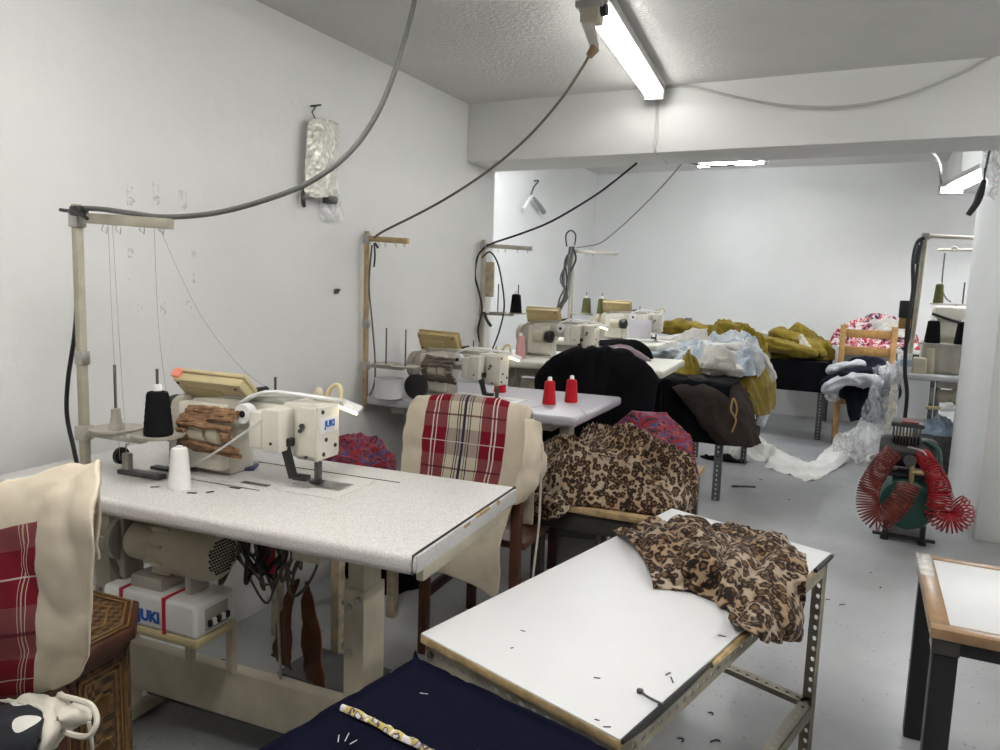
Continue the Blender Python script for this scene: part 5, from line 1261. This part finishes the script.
tag(heap('blue_rag', cloth('pale_blue_rag', (.40, .50, .62), .4, 14), (t5x + .44, t5y + .30, .28), .12, .10, .14, 97, amp=.05, fs=12, na=60, nr=22), 'pale blue and white rag heap under the grey-topped table', 'rag')
t = thing('low_crate', 'dark crate under the grey-topped table', 'crate', (t5x + .44, t5y + .28, 0))
MB().box(-.16, .16, -.14, .14, 0, .28, bev=.006).build('crate_body', DSTEEL, t)
MB().box(-.12, -.02, -.146, -.14, .17, .24, bev=.002).build('red_patch', RED, t)

# ------------------------------------------------------------------ compressor with coiled hoses
CX, CY = .285, 4.50
t = thing('air_compressor', 'green air compressor with black motor standing by the pillar', 'air compressor', (CX, CY, 0), rad(-3))
MB().lathe([(.02, -.235), (.09, -.228), (.130, -.205), (.142, -.17), (.142, .17), (.130, .205), (.09, .228), (.02, .235)], (0, .10, .215), 40, Matrix.Rotation(PI / 2, 4, 'X')).build('tank', GREENP, t)
MB().cyl((.0, -.136, .215), (.0, -.148, .215), .014, n=16).build('tank_plug', BRASS, t)
for s in (-1, 1):
    MB().box(s * .09 - .012, s * .09 + .012, -.08, .28, .02, .10, bev=.004).build('foot_bracket', BLACK, t)
    MB().cyl((s * .09, -.06, .0), (s * .09, -.06, .03), .022, n=14).build('rubber_foot', BLACK, t)
MB().box(-.15, .15, -.07, -.045, .018, .035, bev=.004).build('cross_strut', BLACK, t)
MB().box(-.11, .13, -.08, .26, .355, .375, bev=.004).build('platform', BLACK, t)
MB().lathe([(.03, -.16), (.075, -.155), (.085, -.13), (.085, .09), (.07, .12), (.03, .125)], (.0, .08, .47), 26, Matrix.Rotation(PI / 2, 4, 'Y')).build('motor', M('charcoal_paint', (.03, .03, .032), .45), t)
fn = MB()
for k in range(9): fn.box(-.10 + k * .016, -.092 + k * .016, -.02, .16, .53, .62, bev=.001)
fn.build('cylinder_fins', DSTEEL, t)
MB().box(-.11, .05, -.03, .17, .62, .645, bev=.006).build('cylinder_head', M('charcoal_paint', (.03, .03, .032), .45), t)
MB().box(-.06, .02, -.035, .10, .644, .654, bev=.003).build('red_label', M('dull_red', (.16, .02, .02), .5), t)
MB().tube([(-.12, .0, .45), (-.16, -.05, .42), (-.13, -.10, .40), (-.06, -.12, .41)], .008, res=5).tube([(-.02, -.05, .52), (.05, -.08, .51), (.08, -.06, .46)], .007, res=5).build('copper_pipe', STEEL, t)
MB().tube([(.13, -.02, .30), (.135, -.05, .44), (.12, -.02, .52), (.06, .04, .54)], .012, res=5).build('carry_handle', GREENP, t)
MB().cyl((.01, -.11, .40), (.10, -.11, .40), .014, n=14).cyl((.10, -.11, .40), (.14, -.11, .40), .010, n=12).cyl((.01, -.11, .33), (.01, -.11, .42), .012, n=14).build('brass_valve', BRASS, t)
MB().lathe([(.004, 0), (.028, 0), (.030, .004), (.030, .02), (.004, .022)], (-.005, -.115, .46), 22, Matrix.Rotation(PI / 2, 4, 'X')).build('gauge', DSTEEL, t)
MB().box(.00, .02, -.12, -.10, .40, .45, bev=.003).build('gauge_stem', BRASS, t)
def coil(path, radii, pitch, r, mat, name, ax_fix=None):
    P = crom([V(p) for p in path], 24)
    L = [0.]
    for a, b2 in zip(P, P[1:]): L.append(L[-1] + (b2 - a).length)
    def at(s):
        for i in range(len(L) - 1):
            if L[i + 1] >= s:
                k = (s - L[i]) / max(1e-9, L[i + 1] - L[i]); return P[i].lerp(P[i + 1], k), (P[i + 1] - P[i]).normalized(), i / len(L)
        return P[-1], (P[-1] - P[-2]).normalized(), 1.
    n = int(L[-1] / pitch * 14); pts = []; e = None
    for i in range(n + 1):
        s = L[-1] * i / n; p, tg, k = at(s)
        if e is None: e = tg.orthogonal().normalized()
        e = (e - tg * e.dot(tg)).normalized(); f_ = tg.cross(e)
        a = 2 * PI * s / pitch
        kk = k * (len(radii) - 1); j = min(int(kk), len(radii) - 2); R = radii[j] + (radii[j + 1] - radii[j]) * (kk - j)
        pts.append(p + (e * math.cos(a) + f_ * math.sin(a)) * R)
    return MB().tube(pts, r, n=6).build(name, mat)
yh = CY - .19
def H(u, v, y): return Py(u, v, y)
tag(coil([H(893, 452, yh + .10), H(880, 468, yh + .04), H(869, 488, yh), H(868, 508, yh - .02), H(878, 520, yh - .03), H(892, 511, yh - .03), H(904, 496, yh - .02), H(909, 484, yh)], (.045, .052, .055, .055, .05), .0125, .0044, RUSTHOSE, 'coiled_hose'), 'rust red coiled air hose looped at the left of the compressor', 'hose', 'coiled air hoses')
Cc = H(950, 512, yh)
arcp = [Cc + V((math.cos(a) * .055, .0, math.sin(a) * .055)) for a in [rad(d) for d in (150, 190, 230, 270, 310, 350, 390, 430)]]
tag(coil([H(922, 455, CY + .0), H(930, 466, yh + .10), H(937, 480, yh + .05), H(940, 492, yh + .01)] + arcp, (.036, .046, .054, .058, .056, .054, .052, .05), .0125, .0042, REDHOSE, 'coiled_hose'), 'bright red coiled air hose hanging at the right of the compressor', 'hose', 'coiled air hoses')
q = Px(956, 408, .635)
t = thing('air_tap', 'white and brass air tap on the side of the pillar above the compressor', 'tap', q)
MB().cyl((0, 0, 0), (-.10, -.02, -.01), .022, n=14).box(-.07, -.02, -.03, .03, -.015, .035, bev=.010).build('tap_body', WPL, t)
MB().cyl((-.10, -.02, -.01), (-.19, -.04, -.01), .013, n=12).build('brass_nozzle', BRASS, t)

# ------------------------------------------------------------------ rubbish on the floor
q = Pz(748, 454, 0)
tag(heap('crumpled_paper', PAPER, (q.x + .03, q.y - .08, 0), .20, .16, .12, 101, amp=.08, fs=7, na=90, nr=34, p=1.6), 'crumpled white paper on the floor right of the middle table', 'paper', 'paper on the floor')
g = [[Pz(768, 445, .03), Pz(770, 455, .03), Pz(764, 467, .004)], [Pz(795, 458, .02), Pz(793, 466, .03), Pz(790, 475, .004)], [Pz(812, 462, .02), Pz(811, 472, .02), Pz(810, 481, .004)], [Pz(826, 449, .05), Pz(832, 459, .04), Pz(834, 470, .01)], [Pz(842, 440, .10), Pz(850, 444, .10), Pz(852, 458, .02)]]
tag(sheet('paper_strip', PAPER, g, res=(10, 10), wr=(.012, 9, 9), thick=.003), 'long folded white paper strip crossing the floor toward the plastic bag', 'paper', 'paper on the floor')
q = Pz(868, 464, 0)
tag(heap('plastic_bag', BAGF, (q.x, q.y + .10, 0), .26, .20, .26, 103, amp=.10, fs=8, na=100, nr=38, p=1.9), 'milky plastic bag of scraps on the floor left of the compressor', 'plastic bag')
tag(heap('scrap_cloth', cloth('dull_pink_scraps', (.30, .20, .18), .4, 18), (q.x + .02, q.y + .10, .0), .17, .13, .13, 105, amp=.05, fs=10, na=70, nr=24), 'reddish scraps inside the milky plastic bag', 'scraps')
q = Pz(745, 487, 0)
t = thing('black_strip', 'black strip lying on the open floor below the brown jacket', 'strip', q, rad(28))
MB().box(-.07, .07, -.012, .012, 0, .008, bev=.003).box(-.09, -.05, -.018, .010, 0, .010, bev=.003).build('strip', BLACK, t)
q = Pz(722, 460, 0)
tag(heap('dark_scraps', BLKC, (q.x, q.y, 0), .17, .07, .03, 107, amp=.03, fs=14, na=70, nr=22), 'dark fabric scraps on the floor under the middle table', 'scraps')
mb = MB(); rnd = random.Random(3)
spots = [(712, 715, .012), (720, 742, .014), (762, 480, .012), (845, 605, .012), (830, 600, .01), (880, 588, .008), (870, 573, .006), (912, 660, .008), (665, 705, .012), (682, 742, .016), (225, 660, .02), (300, 668, .02), (285, 676, .025), (330, 668, .018), (312, 690, .02), (935, 665, .006), (790, 500, .008), (835, 555, .008)]
for (u, v, L) in spots:
    q = Pz(u, v, .001); a = rnd.uniform(0, 3)
    pts = [q + V((math.cos(a + k * .5) * L * k * .6, math.sin(a + k * .7) * L * k * .6, .001)) for k in range(4)]
    mb.tube(pts, .0018, n=5, res=3)
tag(mb.build('floor_lint', BLACK), 'dark thread clippings scattered on the painted floor', 'lint', kind='stuff')

# ------------------------------------------------------------------ things on walls and beam
def pw_(u, v, off=.004): return Px(u, v, WX + off)
g = [[pw_(308, 122, .03), pw_(318, 118, .05), pw_(330, 121, .04), pw_(339, 124, .02)], [pw_(306, 150, .035), pw_(318, 150, .06), pw_(330, 150, .05), pw_(338, 150, .025)], [pw_(305, 175, .035), pw_(317, 177, .055), pw_(329, 176, .05), pw_(337, 176, .025)], [pw_(304, 195, .03), pw_(316, 198, .05), pw_(328, 197, .045), pw_(336, 196, .02)]]
t = thing('foil_patch', 'crinkled silver foil bag hanging on a nail on the left wall', 'foil bag', pw_(311, 106, .0)); t_l = t.location.copy()
def rel(g_): return [[p - t_l for p in r] for r in g_]
sheet('foil_sheet', foil, rel(g), res=(9, 9), wr=(.008, 16, 3), thick=.006, parent=t)
g = [[pw_(322, 190, .012), pw_(332, 190, .02), pw_(340, 192, .01)], [pw_(320, 206, .015), pw_(332, 208, .025), pw_(343, 208, .012)], [pw_(322, 219, .012), pw_(333, 222, .02), pw_(342, 222, .01)]]
sheet('plastic_end', BAGF, rel(g), res=(8, 8), wr=(.010, 22, 5), thick=0, parent=t)
MB().tube([V((0, 0, 0)), V((.05, 0, 0))], .004, n=8).tube([V((.03, 0, 0)), pw_(312, 112, .03) - t_l, pw_(316, 120, .04) - t_l], .003, n=6).build('nail', DSTEEL, t)
MB().tube([pw_(305, 188, .02) - t_l, pw_(303, 198, .03) - t_l, pw_(304, 206, .02) - t_l], .010, n=8, res=4).build('dark_hook', DSTEEL, t)
MB().box(-.02, .02, -.03, .03, -.012, .02, bev=.008, mat=Matrix.Translation(pw_(330, 201, .03) - t_l)).build('dark_clip', DSTEEL, t)
def xw(u, v, off=.02): return Px(u, v, -3.03 + off)
t = thing('thread_hanger', 'wire hook with white and grey strips hanging on the recessed wall', 'hanger', xw(534, 181, 0)); hl = t.location.copy()
MB().tube([V((0, 0, 0)), V((.05, 0, 0)), xw(534, 187, .06) - hl, xw(531, 195, .06) - hl], .008, n=6, res=4).build('hook', DSTEEL, t)
MB().tube([xw(532, 195, .06) - hl, xw(527, 203, .06) - hl, xw(523, 210, .05) - hl], [.012, .018, .022], n=8, res=4).build('white_strip', WPL, t)
MB().tube([xw(534, 198, .06) - hl, xw(540, 206, .06) - hl, xw(544, 212, .05) - hl], [.014, .022, .026], n=8, res=4).build('grey_strip', M('grey_fabric_strip', (.25, .26, .28), .8), t)
mk = MB()
for (u, v, w, h) in ((131, 194, 4, 12), (157, 194, 4, 14), (183, 200, 4, 10), (140, 309, 3, 6), (163, 308, 3, 6), (189, 306, 3, 5), (131, 253, 3, 5), (194, 254, 2, 5), (130, 278, 2, 6), (195, 278, 2, 5)):
    p0 = pw_(u - w, v - h, .001); p1 = pw_(u + w, v + h, .001)
    mk.box(WX, WX + .0016, min(p0.y, p1.y), max(p0.y, p1.y), min(p0.z, p1.z), max(p0.z, p1.z))
mkm, nt, b = newmat('pencil_marks'); o = objco(nt)
f = ramp(nt, nz(nt, o, 70, 4, .8), [(.50, (.70, .70, .69)), (.62, (.42, .41, .40))]); nt.links.new(f, b.inputs['Base Color']); b.inputs['Roughness'].default_value = .8
tag(mk.build('wall_scuffs', mkm), 'faint scuff and pencil marks on the left wall below the cable', 'scuffs', kind='stuff')
q = pw_(336, 290, .004)
t = thing('wall_hook', 'small dark hook and stain on the left wall below the foil bag', 'hook', q)
MB().cyl((-.004, 0, 0), (.02, 0, .0), .006, n=8).box(0, .006, -.014, .014, -.016, .0, bev=.002).build('hook', DSTEEL, t)
BY = 3.64
def pb_(u, v, off=.006): return Py(u, v, BY - off)
WIRE = M('white_wire', (.55, .54, .50), .5)
cord('power_cord', [pb_(662, 88, .02), pb_(680, 86), pb_(700, 89, .02), pb_(740, 98, .03), pb_(790, 106, .03), pb_(850, 106, .03), pb_(910, 94, .03), pb_(960, 74, .02), pb_(1000, 53, .006), pb_(1040, 35, .006)], .006, M('pale_grey_cable', (.46, .45, .42), .5), 'grey cable swagging across the beam face to the right', group='overhead cables')
cord('power_cord', [pb_(657, 99), pb_(656, 115), pb_(655, 135), pb_(655, 151), Py(660, 156, BY + .12), Py(667, 163, BY + .30)], .005, WIRE, 'white wire running down the beam below the light', group='overhead cables')
cord('power_cord', [pb_(659, 99), pb_(658, 120), pb_(657, 145)], .004, WIRE, 'second white wire beside the first on the beam', group='overhead cables')
cord('power_cord', [Py(667, 158, 4.05), Py(690, 163, 4.1), Py(715, 166, 4.1), Py(745, 163, 4.1), Py(775, 157, 4.1)], .005, RUBBER, 'thin cable sagging just below the beam in front of the back light', group='overhead cables')
cord('power_cord', [Py(926, 150, 4.05), Py(934, 155, 5.0), Py(940, 166, 6.5), Py(941, 178, 7.1), Py(942, 189, 7.14)], .012, M('dim_grey_cable', (.16, .155, .145), .5), 'cable curving down to the slanting corner light', group='overhead cables')
# bits tied at the top of the pillar
qx = Py(985, 180, 4.60)
t = thing('hanging_bag', 'clear plastic bag bunched at the top of the pillar', 'plastic bag', qx); ql = qx.copy()
g = [[Py(984, 150, 4.66) - ql, Py(991, 148, 4.62) - ql, Py(999, 150, 4.66) - ql], [Py(986, 170, 4.65) - ql, Py(993, 170, 4.60) - ql, Py(1000, 172, 4.65) - ql], [Py(986, 195, 4.66) - ql, Py(991, 198, 4.63) - ql, Py(996, 200, 4.66) - ql]]
sheet('bag', BAGF, g, res=(8, 8), wr=(.02, 18, 3), thick=0, parent=t)
MB().tube([Py(996, 145, 4.62) - ql, Py(990, 150, 4.6) - ql, Py(987, 162, 4.58) - ql, Py(985, 172, 4.58) - ql], .006, n=6, res=5).tube([Py(996, 145, 4.60) - ql, Py(994, 141, 4.6) - ql], .012, n=6).build('tie_cord', DSTEEL, t)
t = thing('padded_strap', 'black padded strap dangling from the top of the pillar', 'strap', Py(984, 182, 4.56)); ql = t.location.copy()
MB().tube([V((0, 0, .01)), Py(980, 194, 4.56) - ql, Py(976, 204, 4.56) - ql, Py(968, 215, 4.56) - ql], [.010, .020, .018, .014], n=10, res=6).build('grip', BLACK, t)
MB().tube([Py(985, 168, 4.57) - ql, V((0, 0, .01))], .005, n=6).build('loop', BLACK, t)

# ------------------------------------------------------------------ world, exposure
w = bpy.data.worlds.new('world'); S.world = w; w.use_nodes = True
w.node_tree.nodes['Background'].inputs[0].default_value = (.9, .95, 1, 1)
w.node_tree.nodes['Background'].inputs[1].default_value = .05
vs_ = S.view_settings
S.display_settings.display_device = 'sRGB'
vs_.view_transform = 'Standard'; vs_.look = 'None'; vs_.gamma = 1.0; vs_.use_curve_mapping = False
vs_.exposure = EXPO
S.cycles.max_bounces = 10; S.cycles.diffuse_bounces = 6; S.cycles.transparent_max_bounces = 12
